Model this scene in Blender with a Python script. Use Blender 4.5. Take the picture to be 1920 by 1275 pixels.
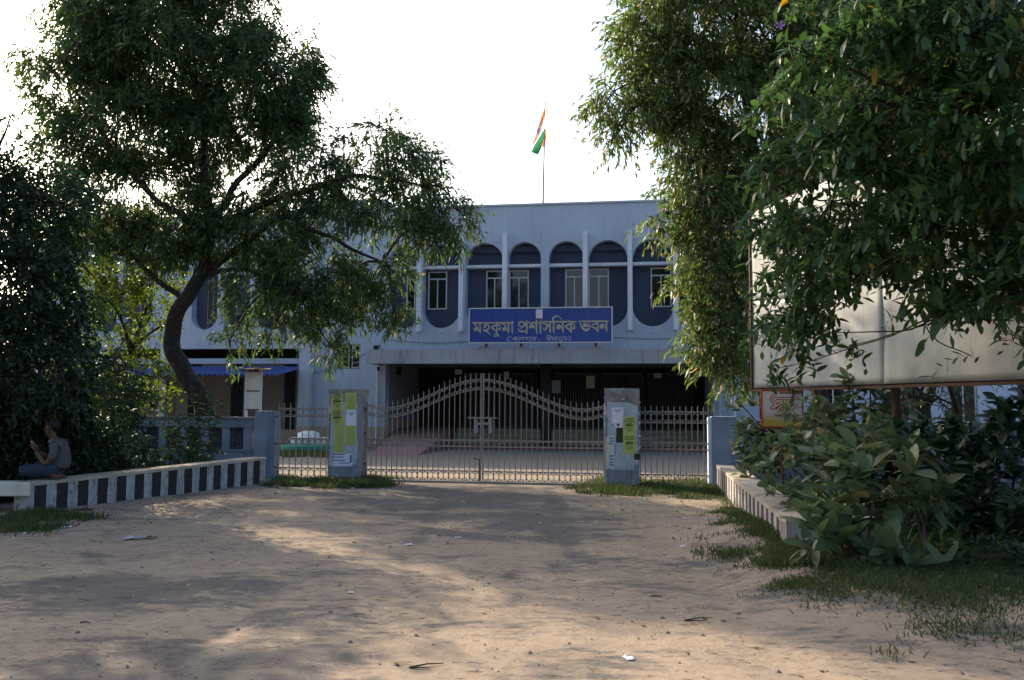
import bpy, math, random
import numpy as np
from mathutils import Vector, Matrix, noise
R = math.radians
rng = np.random.default_rng(7)
random.seed(7)
for o in list(bpy.data.objects): bpy.data.objects.remove(o)
SC = bpy.context.scene
COL = SC.collection

# ---------------------------------------------------------------- camera
FPX, HOR, EYE = 1600.0, 760.0, 1.6          # focal length in photo pixels, horizon row, eye height
PITCH = math.atan((HOR - 637.5) / FPX)
CAMROT = Matrix.Rotation(math.pi / 2 + PITCH, 3, 'X') @ Matrix.Rotation(0.0068, 3, 'Z')
cam_d = bpy.data.cameras.new('camera'); cam = bpy.data.objects.new('camera', cam_d); COL.objects.link(cam)
cam.matrix_world = Matrix.Translation((0, 0, EYE)) @ CAMROT.to_4x4()
cam_d.sensor_width = 36; cam_d.lens = FPX / 1920 * 36; cam_d.clip_end = 3000; cam_d.clip_start = 0.05
SC.camera = cam

# ---------------------------------------------------------------- sky, sun, exposure
SUN_AZ, SUN_EL = R(-44), R(28.5)              # azimuth from +Y, clockwise; low behind the trees on the left
w = bpy.data.worlds.new('World'); SC.world = w; w.use_nodes = True
nt = w.node_tree; bg = nt.nodes['Background']
sky = nt.nodes.new('ShaderNodeTexSky'); sky.sky_type = 'NISHITA'; sky.sun_disc = False
sky.sun_elevation = SUN_EL; sky.sun_rotation = SUN_AZ; sky.air_density = 1.0; sky.dust_density = 4.5; sky.ozone_density = 1.3
nt.links.new(sky.outputs[0], bg.inputs[0]); bg.inputs[1].default_value = 0.15
sd = bpy.data.lights.new('sun', 'SUN'); sd.energy = 3.6; sd.angle = R(0.53); sd.color = (1.0, 0.83, 0.62)
sun = bpy.data.objects.new('sun', sd); COL.objects.link(sun)
sdir = Vector((math.sin(SUN_AZ) * math.cos(SUN_EL), math.cos(SUN_AZ) * math.cos(SUN_EL), math.sin(SUN_EL)))
sun.rotation_euler = sdir.to_track_quat('Z', 'Y').to_euler(); sun.location = sdir * 40
SC.view_settings.view_transform = 'Standard'; SC.view_settings.look = 'None'
SC.view_settings.exposure = 1.27; SC.view_settings.gamma = 1.0; SC.view_settings.use_curve_mapping = False

# ---------------------------------------------------------------- photo pixel -> real place
def ray(px, py): return CAMROT @ Vector(((px - 960) / FPX, (637.5 - py) / FPX, -1))
def at(px, py, Y):
    d = ray(px, py); return Vector((0, 0, EYE)) + d * (Y / d.y)
def gnd(px, py, z=0.0):
    d = ray(px, py); return Vector((0, 0, EYE)) + d * ((z - EYE) / d.z)
class Frame:                                 # a vertical plane's own axes: u to the right, v away from the road, z up
    def __init__(s, x, y, deg):
        a = R(deg); s.o = Vector((x, y, 0)); s.deg = deg
        s.u = Vector((math.cos(a), -math.sin(a), 0)); s.v = Vector((math.sin(a), math.cos(a), 0))
    def px(s, px, py, v=0.0):
        d = ray(px, py); p0 = s.o + s.v * v; c = Vector((0, 0, EYE))
        t = (p0 - c).dot(s.v) / d.dot(s.v); q = c + d * t
        return (q - s.o).dot(s.u), q.z
    def w(s, u, v, z=0.0): return s.o + s.u * u + s.v * v + Vector((0, 0, z))
BF = Frame(1.22, 31.5, 9.0)                  # building front
GF = Frame(-0.64, 17.83, 9.0)                # line of the gate

# ---------------------------------------------------------------- mesh helpers
class MB:
    def __init__(s): s.v = []; s.f = []; s.m = []
    def add(s, vs, fs, m=0):
        b = len(s.v); s.v += [tuple(p) for p in vs]; s.f += [tuple(i + b for i in f) for f in fs]; s.m += [m] * len(fs); return s
    def box(s, a, b, m=0):
        x0, y0, z0 = a; x1, y1, z1 = b
        if x0 > x1: x0, x1 = x1, x0
        if y0 > y1: y0, y1 = y1, y0
        if z0 > z1: z0, z1 = z1, z0
        return s.add([(x0,y0,z0),(x1,y0,z0),(x1,y1,z0),(x0,y1,z0),(x0,y0,z1),(x1,y0,z1),(x1,y1,z1),(x0,y1,z1)],
                     [(0,3,2,1),(4,5,6,7),(0,1,5,4),(1,2,6,5),(2,3,7,6),(3,0,4,7)], m)
    def tube(s, pts, rad, n=6, m=0, cap=True, up=None):
        pts = [Vector(p) for p in pts]; k = len(pts)
        if not hasattr(rad, '__len__'): rad = [rad] * k
        rings = []; prev = None
        for i, p in enumerate(pts):
            t = (pts[min(i + 1, k - 1)] - pts[max(i - 1, 0)]).normalized()
            if prev is None:
                a = Vector(up) if up else (Vector((0, 0, 1)) if abs(t.z) < .9 else Vector((1, 0, 0)))
                x = t.cross(a).normalized()
            else:
                x = (prev - t * prev.dot(t)).normalized()
            prev = x; y = t.cross(x)
            rings += [p + (x * math.cos(2*math.pi*(j+.5)/n) + y * math.sin(2*math.pi*(j+.5)/n)) * rad[i] for j in range(n)]
        fs = [(i*n+j, i*n+(j+1)%n, (i+1)*n+(j+1)%n, (i+1)*n+j) for i in range(k-1) for j in range(n)]
        if cap: fs += [tuple(range(n))[::-1], tuple((k-1)*n + j for j in range(n))]
        return s.add(rings, fs, m)
    def poly(s, pts, depth, m=0):            # pts: counter-clockwise as seen from -depth side; extruded along vector
        n = len(pts); d = Vector(depth); A = [Vector(p) for p in pts]
        return s.add(A + [p + d for p in A], [tuple(range(n)), tuple(range(2*n-1, n-1, -1))] +
                     [(i, n+i, n+(i+1) % n, (i+1) % n) for i in range(n)], m)
    def lathe(s, prof, n=24, c=(0,0,0), m=0):
        vs = [(c[0]+r*math.cos(2*math.pi*j/n), c[1]+r*math.sin(2*math.pi*j/n), c[2]+z) for r, z in prof for j in range(n)]
        k = len(prof)
        return s.add(vs, [(i*n+j, i*n+(j+1)%n, (i+1)*n+(j+1)%n, (i+1)*n+j) for i in range(k-1) for j in range(n)] + [tuple((k-1)*n+j for j in range(n))], m)
    def mesh(s, name, mats, smooth=False):
        me = bpy.data.meshes.new(name); me.from_pydata(s.v, [], s.f)
        for mm in (mats if isinstance(mats, (list, tuple)) else [mats]): me.materials.append(mm)
        if any(s.m): me.polygons.foreach_set('material_index', s.m)
        if smooth: me.polygons.foreach_set('use_smooth', [True] * len(s.f))
        me.update(); return me
    def build(s, name, mats, parent=None, smooth=False, **tags):
        return link(name, s.mesh(name, mats, smooth), parent, **tags)
def link(name, me, parent=None, loc=None, rot=None, **tags):
    o = bpy.data.objects.new(name, me); COL.objects.link(o)
    if parent: o.parent = parent
    if loc is not None: o.location = loc
    if rot is not None: o.rotation_euler = rot
    for k, v in tags.items():
        if v: o['category' if k == 'cat' else k] = v
    return o
def thing(name, label, cat, loc=(0, 0, 0), rz=0.0, group=None):
    return link(name, None, None, loc, (0, 0, rz), label=label, cat=cat, group=group)
def in_frame(name, label, cat, F, u=0, v=0, group=None):
    return thing(name, label, cat, F.w(u, v), -R(F.deg), group)
def bevel(o, wd=.01, seg=2):
    m = o.modifiers.new('bevel', 'BEVEL'); m.width = wd; m.segments = seg; m.limit_method = 'ANGLE'; return o
def smooth_pts(P, n=4):                      # Catmull-Rom through points (any width of tuple)
    P = [np.array(p, float) for p in P]; Q = [2*P[0]-P[1]] + P + [2*P[-1]-P[-2]]; out = []
    for i in range(1, len(Q) - 2):
        for j in range(n):
            t = j / n; a, b, c, d = Q[i-1], Q[i], Q[i+1], Q[i+2]
            out.append(.5*((2*b) + (c-a)*t + (2*a-5*b+4*c-d)*t*t + (3*b-a-3*c+d)*t**3))
    out.append(P[-1]); return out

# ---------------------------------------------------------------- materials
def new_mat(name):
    m = bpy.data.materials.new(name); m.use_nodes = True; return m, m.node_tree, m.node_tree.nodes['Principled BSDF']
def N(nt, t, **k):
    n = nt.nodes.new(t)
    for a, b in k.items(): setattr(n, a, b)
    return n
def coord(nt, scale=(1,1,1), loc=(0,0,0)):
    tc = N(nt, 'ShaderNodeTexCoord'); mp = N(nt, 'ShaderNodeMapping'); mp.inputs['Scale'].default_value = scale; mp.inputs['Location'].default_value = loc
    nt.links.new(tc.outputs['Object'], mp.inputs[0]); return mp.outputs[0]
def noise_n(nt, sc, detail=5, rough=.55, scale=(1,1,1), loc=(0,0,0), dist=0):
    n = N(nt, 'ShaderNodeTexNoise'); n.inputs['Scale'].default_value = sc; n.inputs['Detail'].default_value = detail
    n.inputs['Roughness'].default_value = rough; n.inputs['Distortion'].default_value = dist
    nt.links.new(coord(nt, scale, loc), n.inputs['Vector']); return n.outputs['Fac']
def ramp(nt, src, lo, hi, a=(0,0,0,1), b=(1,1,1,1)):
    r = N(nt, 'ShaderNodeValToRGB'); r.color_ramp.elements[0].position = lo; r.color_ramp.elements[1].position = hi
    r.color_ramp.elements[0].color = a; r.color_ramp.elements[1].color = b; nt.links.new(src, r.inputs[0]); return r.outputs[0]
def mix(nt, fac, a, b):
    m = N(nt, 'ShaderNodeMix', data_type='RGBA')
    for s, x in ((m.inputs['Factor'], fac), (m.inputs['A'], a), (m.inputs['B'], b)):
        if hasattr(x, 'links') or hasattr(x, 'is_linked'): nt.links.new(x, s)
        else: s.default_value = x if not isinstance(x, tuple) else (*x[:3], 1)
    return m.outputs['Result']
def mth(nt, op, a, b=0.0, clamp=False):
    m = N(nt, 'ShaderNodeMath', operation=op, use_clamp=clamp)
    for s, x in ((m.inputs[0], a), (m.inputs[1], b)):
        if hasattr(x, 'is_linked'): nt.links.new(x, s)
        else: s.default_value = x
    return m.outputs[0]
def bump(nt, bs, h, strength=.3, dist=.01):
    b = N(nt, 'ShaderNodeBump'); b.inputs['Strength'].default_value = strength; b.inputs['Distance'].default_value = dist
    nt.links.new(h, b.inputs['Height']); nt.links.new(b.outputs[0], bs.inputs['Normal'])
def surf(name, col, dirt=None, rough=.85, big=1.2, fine=22, amt=.5, streak=0.0, metallic=0.0, bmp=.25, patch=None, spec=.3):
    """painted / plastered / rusted surface: base colour, a dirt colour in noise patches, optional rain streaks and chipped patches"""
    m, nt, bs = new_mat(name); dirt = dirt or tuple(c * .6 for c in col)
    f = ramp(nt, noise_n(nt, big, 6), .38, .72)
    c = mix(nt, mth(nt, 'MULTIPLY', f, amt), col, dirt)
    f2 = ramp(nt, noise_n(nt, fine, 4), .35, .8)
    c = mix(nt, mth(nt, 'MULTIPLY', f2, amt * .5), c, dirt)
    if streak:
        s = ramp(nt, noise_n(nt, 1.0, 5, .6, scale=(9, 9, .55)), .52, .74)
        c = mix(nt, mth(nt, 'MULTIPLY', s, streak), c, tuple(x * .38 for x in dirt))
    if patch:
        s = ramp(nt, noise_n(nt, patch[1], 7, .62, loc=(3, 7, 1), dist=.6), patch[2], patch[2] + .03)
        c = mix(nt, s, c, patch[0])
    nt.links.new(c, bs.inputs['Base Color']); bs.inputs['Roughness'].default_value = rough; bs.inputs['Metallic'].default_value = metallic
    bs.inputs['Specular IOR Level'].default_value = spec
    if bmp: bump(nt, bs, noise_n(nt, fine * 3, 5, .65), bmp, .006)
    return m
def leafmat(name, dark, light, transl=.45, yellow=None, gloss=.35):
    m, nt, bs = new_mat(name); g = N(nt, 'ShaderNodeNewGeometry'); oi = N(nt, 'ShaderNodeObjectInfo')
    r = mth(nt, 'FRACT', mth(nt, 'ADD', g.outputs['Random Per Island'], oi.outputs['Random']))
    c = mix(nt, r, dark, light)
    cl = ramp(nt, noise_n(nt, .9, 3), .35, .7); c = mix(nt, mth(nt, 'MULTIPLY', cl, .55), c, light)
    if yellow:
        y = ramp(nt, mth(nt, 'FRACT', mth(nt, 'MULTIPLY', r, 7.31)), yellow[1], yellow[1] + .01); c = mix(nt, y, c, yellow[0])
    nt.links.new(c, bs.inputs['Base Color']); bs.inputs['Roughness'].default_value = gloss + .1; bs.inputs['Specular IOR Level'].default_value = .35
    tr = N(nt, 'ShaderNodeBsdfTranslucent'); mx = N(nt, 'ShaderNodeMixShader'); mx.inputs[0].default_value = transl
    hs = N(nt, 'ShaderNodeHueSaturation'); hs.inputs['Hue'].default_value = .475; hs.inputs['Saturation'].default_value = 1.15; hs.inputs['Value'].default_value = 2.0
    nt.links.new(c, hs.inputs['Color']); nt.links.new(hs.outputs[0], tr.inputs[0])
    nt.links.new(bs.outputs[0], mx.inputs[1]); nt.links.new(tr.outputs[0], mx.inputs[2])
    nt.links.new(mx.outputs[0], nt.nodes['Material Output'].inputs[0]); return m

M = {}
M['wall'] = surf('blue_wash', (.43, .505, .615), (.32, .38, .47), big=.45, fine=9, amt=.65, streak=.34)
M['wall_lower'] = surf('blue_wash_lower', (.42, .505, .63), (.29, .35, .44), big=.5, fine=9, amt=.5, streak=.22)
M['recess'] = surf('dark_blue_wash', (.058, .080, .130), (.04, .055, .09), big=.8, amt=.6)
M['white'] = surf('pale_trim_paint', (.66, .72, .80), (.42, .47, .55), big=1.3, amt=.5, streak=.2)
M['canopy'] = surf('weathered_canopy_paint', (.36, .41, .47), (.22, .25, .29), big=.9, fine=14, amt=.7, streak=.6)
M['soffit'] = surf('ceiling_plaster', (.30, .31, .33), amt=.5)
M['beige'] = surf('beige_skirting', (.42, .34, .25), (.27, .22, .17), amt=.6)
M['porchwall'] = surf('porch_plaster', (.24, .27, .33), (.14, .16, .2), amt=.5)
M['shopwall'] = surf('grey_beige_plaster', (.20, .195, .175), (.12, .115, .1), amt=.6)
M['redfloor'] = surf('red_oxide_cement', (.24, .15, .15), (.16, .10, .10), big=1.5, amt=.6)
M['redbase'] = surf('red_oxide_kerb', (.16, .02, .03), amt=.4)
M['step'] = surf('step_cement', (.26, .26, .21), (.13, .13, .10), big=2, amt=.7)
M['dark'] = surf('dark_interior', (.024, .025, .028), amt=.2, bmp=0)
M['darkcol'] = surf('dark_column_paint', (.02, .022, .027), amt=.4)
M['alum'] = surf('window_frame_paint', (.52, .56, .60), (.36, .38, .41), rough=.5, amt=.4, bmp=0)
M['iron'] = surf('gate_paint_rusting', (.27, .255, .24), (.17, .12, .09), big=3, fine=30, rough=.7, amt=.85, bmp=.15)
M['irondark'] = surf('dark_iron', (.035, .032, .032), (.06, .03, .02), amt=.6, rough=.6)
M['grille'] = surf('shutter_grille_paint', (.13, .13, .14), amt=.4, rough=.6, bmp=0)
M['rust'] = surf('rusted_steel', (.085, .048, .034), (.04, .024, .018), big=4, amt=.8)
M['post'] = surf('gatepost_blue_paint', (.24, .285, .34), (.13, .13, .135), big=3.2, fine=30, amt=1.0, streak=.5, patch=((.37, .36, .34), 4.5, .57))
M['postgrey'] = surf('gatepost_mouldy_top', (.27, .27, .25), (.10, .10, .095), big=5, fine=40, amt=.95, patch=((.40, .37, .31), 6, .58))
M['boundary'] = surf('boundary_wall_paint', (.22, .28, .37), (.10, .12, .15), big=1.6, fine=18, amt=.85, streak=.5)
M['panelpaint'] = surf('shaded_mouldy_panel_paint', (.055, .065, .09), (.02, .022, .026), big=3, amt=.9)  # mould and the shade of the recess both put into this dark colour
M['boundtop'] = surf('boundary_coping', (.20, .22, .25), (.07, .07, .065), big=4, amt=.9, streak=.5)
M['green'] = surf('green_fountain_paint', (.045, .30, .225), (.05, .2, .15), amt=.5)
M['plantwhite'] = surf('fountain_white_paint', (.72, .76, .78), (.45, .48, .5), amt=.4)
M['signblue'] = surf('sign_blue_enamel', (.018, .058, .31), (.010, .030, .18), big=.9, amt=.5, rough=.45, bmp=.05, spec=.5)
M['letter'] = surf('sign_lettering_paint', (.42, .43, .30), (.30, .31, .23), amt=.3, bmp=0)
M['letterpale'] = surf('sign_small_lettering_paint', (.46, .52, .58), amt=.3, bmp=0)
M['paper'] = surf('white_paper', (.62, .64, .74), (.5, .52, .6), amt=.3, bmp=.05)
M['paperold'] = surf('weathered_paper', (.40, .46, .51), (.25, .30, .33), big=6, amt=.8, bmp=.1)
M['lime'] = surf('lime_paper', (.40, .45, .13), (.30, .36, .10), big=4, amt=.4, bmp=.08)
M['ink'] = surf('black_ink', (.03, .045, .02), amt=.1, bmp=0)
M['inkblue'] = surf('blue_ink', (.03, .09, .24), amt=.4, bmp=0)
M['inkred'] = surf('red_ink', (.30, .03, .02), amt=.2, bmp=0)
M['bark'] = surf('dark_bark', (.032, .025, .021), (.012, .010, .009), big=4, fine=14, amt=.9, bmp=1.0, patch=((.07, .06, .05), 5, .6))
M['barklight'] = surf('grey_bark', (.11, .09, .07), (.05, .04, .03), big=4, amt=.8, bmp=.7)
M['board'] = surf('board_white_worn', (.60, .59, .52), (.40, .40, .36), big=3, amt=.6, streak=.3)
M['tarp'] = surf('billboard_flex_sheet', (.43, .43, .40), (.20, .235, .25), big=1.1, fine=3, amt=1.0, rough=.55, spec=.3, bmp=.5, streak=.25)
M['blueroof'] = surf('blue_corrugated_steel', (.055, .10, .33), (.035, .06, .2), big=1.5, amt=.5, rough=.4, bmp=0, spec=.5)
M['concrete'] = surf('bare_concrete', (.27, .25, .22), (.14, .13, .11), big=2.2, amt=.8)
M['skin'] = surf('brown_skin', (.12, .062, .04), (.10, .05, .033), amt=.3, rough=.5, bmp=.05)
M['hair'] = surf('black_hair', (.008, .007, .007), amt=.1, rough=.45)
M['jeans'] = surf('blue_denim', (.028, .045, .08), (.018, .028, .05), big=6, amt=.6)
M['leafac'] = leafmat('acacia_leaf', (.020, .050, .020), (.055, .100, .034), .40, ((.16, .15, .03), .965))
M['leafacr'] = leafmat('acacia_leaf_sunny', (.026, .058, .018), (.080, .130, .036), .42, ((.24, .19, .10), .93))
M['leafyel'] = leafmat('light_green_leaf', (.038, .088, .014), (.085, .135, .022), .45)
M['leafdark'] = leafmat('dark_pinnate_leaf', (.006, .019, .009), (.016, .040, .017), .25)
M['leafnear'] = leafmat('broad_green_leaf', (.008, .027, .012), (.044, .098, .032), .34, ((.24, .18, .03), .985))
M['leafshrub'] = leafmat('shrub_leaf', (.032, .066, .030), (.105, .155, .078), .28, ((.26, .22, .09), .95), gloss=.3)
M['leafthick'] = leafmat('thicket_leaf', (.010, .026, .014), (.028, .058, .030), .2, gloss=.35)
M['weed'] = leafmat('weed_leaf', (.014, .045, .014), (.035, .085, .025), .4)
M['grass'] = leafmat('grass_blade', (.020, .048, .013), (.060, .088, .030), .30, ((.20, .17, .07), .97), gloss=.5)
m, nt, bs = new_mat('window_glass'); bs.inputs['Base Color'].default_value = (.012, .014, .018, 1); bs.inputs['Roughness'].default_value = .06; bs.inputs['Specular IOR Level'].default_value = .6
bump(nt, bs, noise_n(nt, 1.2, 2), .06, .05); M['glass'] = m

# black and white painted stripes along a low wall (local x runs along the wall), worn and chipped
def stripe_mat(name, period, white, black, wear, phase=0.0, duty=.5):
    m, nt, bs = new_mat(name); tc = N(nt, 'ShaderNodeTexCoord'); sp = N(nt, 'ShaderNodeSeparateXYZ'); nt.links.new(tc.outputs['Object'], sp.inputs[0])
    wob = mth(nt, 'MULTIPLY', mth(nt, 'SUBTRACT', noise_n(nt, 6, 3), .5), .035)
    x = mth(nt, 'FRACT', mth(nt, 'DIVIDE', mth(nt, 'ADD', mth(nt, 'ADD', sp.outputs[0], wob), phase), period))
    s = mth(nt, 'GREATER_THAN', x, duty)
    chips = ramp(nt, noise_n(nt, 9, 8, .7, scale=(1, 1, .6)), .55, .60)
    wcol = mix(nt, mth(nt, 'MULTIPLY', ramp(nt, noise_n(nt, 5, 6, .65), .4, .75), .8), white, wear)
    wcol = mix(nt, mth(nt, 'MULTIPLY', chips, .75), wcol, tuple(c * .35 for c in wear))
    bcol = mix(nt, mth(nt, 'MULTIPLY', chips, .5), black, tuple(c * 3 for c in black))
    c = mix(nt, s, wcol, bcol)
    c = mix(nt, mth(nt, 'MULTIPLY', ramp(nt, noise_n(nt, 1.2, 5, .6, scale=(8, 8, 1)), .5, .75), .4), c, (.03, .03, .03))
    nt.links.new(c, bs.inputs['Base Color']); bs.inputs['Roughness'].default_value = .85
    bump(nt, bs, noise_n(nt, 30, 6, .7), .5, .008); return m
M['stripe'] = stripe_mat('stripe_paint', .37, (.34, .37, .40), (.012, .013, .016), (.14, .145, .145), duty=.47)
M['striper'] = stripe_mat('stripe_paint_faded', .40, (.44, .41, .39), (.035, .034, .04), (.27, .23, .20), duty=.5)
M['coping'] = surf('low_wall_top', (.42, .38, .31), (.24, .21, .17), big=3, fine=30, amt=.8, patch=((.10, .09, .08), 7, .64))

# dusty forecourt: sand blown over worn asphalt
def ground_mat():
    m, nt, bs = new_mat('dusty_road'); tc = N(nt, 'ShaderNodeTexCoord'); sp = N(nt, 'ShaderNodeSeparateXYZ'); nt.links.new(tc.outputs['Object'], sp.inputs[0])
    X, Y = sp.outputs[0], sp.outputs[1]
    sand = mix(nt, ramp(nt, noise_n(nt, .7, 6, .6), .3, .7), (.355, .285, .212), (.275, .222, .168))
    sand = mix(nt, mth(nt, 'MULTIPLY', ramp(nt, noise_n(nt, 14, 8, .7), .4, .75), .55), sand, (.17, .125, .09))
    sand = mix(nt, mth(nt, 'MULTIPLY', ramp(nt, noise_n(nt, 3.2, 7, .68, loc=(5, 2, 0)), .5, .7), .5), sand, (.42, .325, .235))
    asp = mix(nt, ramp(nt, noise_n(nt, 40, 6, .7), .3, .7), (.060, .060, .062), (.14, .133, .128))
    asp = mix(nt, mth(nt, 'MULTIPLY', ramp(nt, noise_n(nt, 2.4, 6), .45, .7), .6), asp, (.20, .165, .13))
    f = None
    for cx, cy, rx, ry, s in BLOBS:
        dx = mth(nt, 'POWER', mth(nt, 'ABSOLUTE', mth(nt, 'DIVIDE', mth(nt, 'SUBTRACT', X, cx), rx)), 2)
        dy = mth(nt, 'POWER', mth(nt, 'ABSOLUTE', mth(nt, 'DIVIDE', mth(nt, 'SUBTRACT', Y, cy), ry)), 2)
        g = mth(nt, 'MULTIPLY', mth(nt, 'SUBTRACT', 1.0, mth(nt, 'ADD', dx, dy), clamp=True), s)
        f = g if f is None else mth(nt, 'MAXIMUM', f, g)
    n1 = noise_n(nt, 1.1, 9, .66, scale=(.75, 1.35, 1), dist=.5)
    n2 = noise_n(nt, 6.5, 8, .7, scale=(.6, 1.3, 1), loc=(9, 1, 0))
    h = mth(nt, 'ADD', mth(nt, 'ADD', mth(nt, 'MULTIPLY', n1, .62), mth(nt, 'MULTIPLY', n2, .38)), mth(nt, 'MULTIPLY', f, .15))
    k = ramp(nt, h, .515, .595)
    c = mix(nt, mth(nt, 'MULTIPLY', k, .88), sand, asp)
    # small dark crumbs of tar and soil
    sp2 = ramp(nt, noise_n(nt, 13, 4, .65, scale=(.5, 1.2, 1), loc=(2, 2, 2)), .60, .66)
    c = mix(nt, mth(nt, 'MULTIPLY', sp2, .75), c, (.045, .038, .032))
    cr_ = ramp(nt, mth(nt, 'ABSOLUTE', mth(nt, 'SUBTRACT', noise_n(nt, 1.6, 9, .7, scale=(.7, 1.2, 1), loc=(4, 8, 0), dist=.8), .5)), .0, .012, (1, 1, 1, 1), (0, 0, 0, 1))
    c = mix(nt, mth(nt, 'MULTIPLY', mth(nt, 'MULTIPLY', cr_, ramp(nt, noise_n(nt, .5, 3, loc=(1, 1, 5)), .45, .6)), .7), c, (.05, .045, .04))
    # yard: greyer gravel towards the building, begun early as painted shade by the gate
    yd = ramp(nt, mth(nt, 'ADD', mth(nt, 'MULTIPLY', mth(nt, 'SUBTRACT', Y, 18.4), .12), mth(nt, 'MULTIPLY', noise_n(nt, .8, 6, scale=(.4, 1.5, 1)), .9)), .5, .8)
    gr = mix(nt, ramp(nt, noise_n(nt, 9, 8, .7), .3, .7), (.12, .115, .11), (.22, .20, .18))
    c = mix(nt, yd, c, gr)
    nt.links.new(c, bs.inputs['Base Color']); bs.inputs['Roughness'].default_value = .95; bs.inputs['Specular IOR Level'].default_value = .15
    hh = mth(nt, 'ADD', mth(nt, 'MULTIPLY', noise_n(nt, 26, 8, .72), 1.0), mth(nt, 'MULTIPLY', noise_n(nt, 5, 6, .6), 1.6))
    bump(nt, bs, mth(nt, 'SUBTRACT', hh, mth(nt, 'MULTIPLY', k, .35)), .55, .02); return m
BLOBS = [(-1.1, 13.5, .28, 4.6, 1.0), (.7, 13.2, .28, 4.4, 1.0), (-1.2, 15.0, 2.6, 2.6, 1.0), (.1, 12.0, 2.0, 2.2, .9), (-3.2, 7.4, 1.7, .9, .9), (-1.9, 5.2, 1.6, .9, 1.1),
         (3.2, 7.1, 1.7, .8, .9), (4.2, 5.8, 1.5, .8, .8), (1.4, 8.8, 1.2, .6, .6), (-4.6, 10.0, 2.4, 1.2, -.7), (2.6, 13.6, 2.4, 2.2, -.8)]
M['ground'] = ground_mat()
# ================================================================ GROUND
def gz(x, y):                                # gentle ruts and swells in front of the gate
    c = lambda t: max(0.0, min(1.0, t))
    m = .20 * c((x - 1.95) / 1.1) * c((y - 5.5) / 2.2) * c((13.5 - y) / 3.5) * c((11 - x) / 2)
    xc = lambda b: b + .12 * (15 - y) ** 1.0 * .25
    rt = -.016 * sum(math.exp(-((x - xc(b)) / .13) ** 2) for b in (-1.25, .45, -2.3, 1.5)) * c((17 - y) / 3) * c((y - 3) / 3)
    return m + rt + noise.noise(Vector((x * 8, y * 8, 2))) * .003 + (noise.noise(Vector((x * .8, y * .8, 0))) * .018 + noise.noise(Vector((x * 3, y * 3, 4))) * .006) * max(0.0, min(1.0, (17 - y) / 2.0))
xs = np.concatenate([[-900, -300, -120, -60, -35, -22, -16], np.arange(-12, 12.01, .12), [16, 22, 35, 60, 120, 300, 900]])
ys = np.concatenate([[-900, -200, -60, -20, -6, 0], np.arange(1.5, 18.6, .12), np.arange(19, 34, 1.0), [40, 60, 100, 200, 400, 900]])
gv = [(x, y, gz(x, y) if abs(x) < 13 and 0 < y < 18 else 0.0) for y in ys for x in xs]; nx = len(xs)
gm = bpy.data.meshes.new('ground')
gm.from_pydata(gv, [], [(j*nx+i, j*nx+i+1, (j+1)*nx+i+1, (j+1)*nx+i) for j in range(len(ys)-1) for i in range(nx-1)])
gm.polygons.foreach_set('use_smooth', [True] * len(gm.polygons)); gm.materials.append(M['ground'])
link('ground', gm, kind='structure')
th = MB(); a0 = GF.px(684, 905)[0]; a1 = GF.px(1134, 905)[0]
th.box((a0, -.20, -.05), (a1, .22, .035))
link('gate_threshold', th.mesh('gate_threshold', M['concrete']), loc=GF.w(0, 0), rot=(0, 0, -R(9)), kind='structure')

# ================================================================ ADMINISTRATIVE BUILDING
B = in_frame('administrative_building', 'long two storey pale blue office building with pill shaped bays behind the gate', 'building', BF)
P = BF.px
def zrow(px, py, v=0.0): return P(px, py, v)[1]
ROOF = zrow(1018, 384.5); Z0 = zrow(1000, 655) - .25
def pill_wall(name, bays, uL, uR, zL, zH, v0, thick, mat, seg=14):
    """wall sheet with pill or square openings (u0,u1,zb,zt,round) and their reveals"""
    mb = MB(); u = uL
    def rect(a, b, c, d): mb.add([(a, v0, c), (b, v0, c), (b, v0, d), (a, v0, d)], [(0, 1, 2, 3)])
    for (a, b, zb, zt, rd) in bays:
        if a > u: rect(u, a, zL, zH)
        r = (b - a) / 2; c = (a + b) / 2
        if rd: us = [c - r * math.cos(math.pi * i / (2 * seg)) for i in range(2 * seg + 1)]
        else: us = [a, b]
        arc = lambda x: math.sqrt(max(0, r*r - (x-c)**2)) if rd else r
        h = r if rd else 0
        top = [zt - h + (arc(x) if rd else 0) for x in us]; bot = [zb + h - (arc(x) if rd else 0) for x in us]
        for i in range(len(us) - 1):
            x0, x1 = us[i], us[i+1]
            mb.add([(x0, v0, top[i]), (x1, v0, top[i+1]), (x1, v0, zH), (x0, v0, zH)], [(0, 1, 2, 3)])
            mb.add([(x0, v0, zL), (x1, v0, zL), (x1, v0, bot[i+1]), (x0, v0, bot[i])], [(0, 1, 2, 3)])
            mb.add([(x0, v0, top[i]), (x1, v0, top[i+1]), (x1, v0+thick, top[i+1]), (x0, v0+thick, top[i])], [(3, 2, 1, 0)])
            mb.add([(x0, v0, bot[i]), (x1, v0, bot[i+1]), (x1, v0+thick, bot[i+1]), (x0, v0+thick, bot[i])], [(0, 1, 2, 3)])
        for x, fl in ((a, 1), (b, 0)):
            q = [(x, v0, bot[0]), (x, v0+thick, bot[0]), (x, v0+thick, top[0]), (x, v0, top[0])]
            mb.add(q, [(0, 1, 2, 3)] if fl else [(3, 2, 1, 0)])
        u = b
    if u < uR: rect(u, uR, zL, zH)
    mb.add([(uL, v0, zH), (uR, v0, zH), (uR, v0+thick+.2, zH), (uL, v0+thick+.2, zH)], [(0, 1, 2, 3)])
    return mb.build(name, mat, B)
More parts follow.
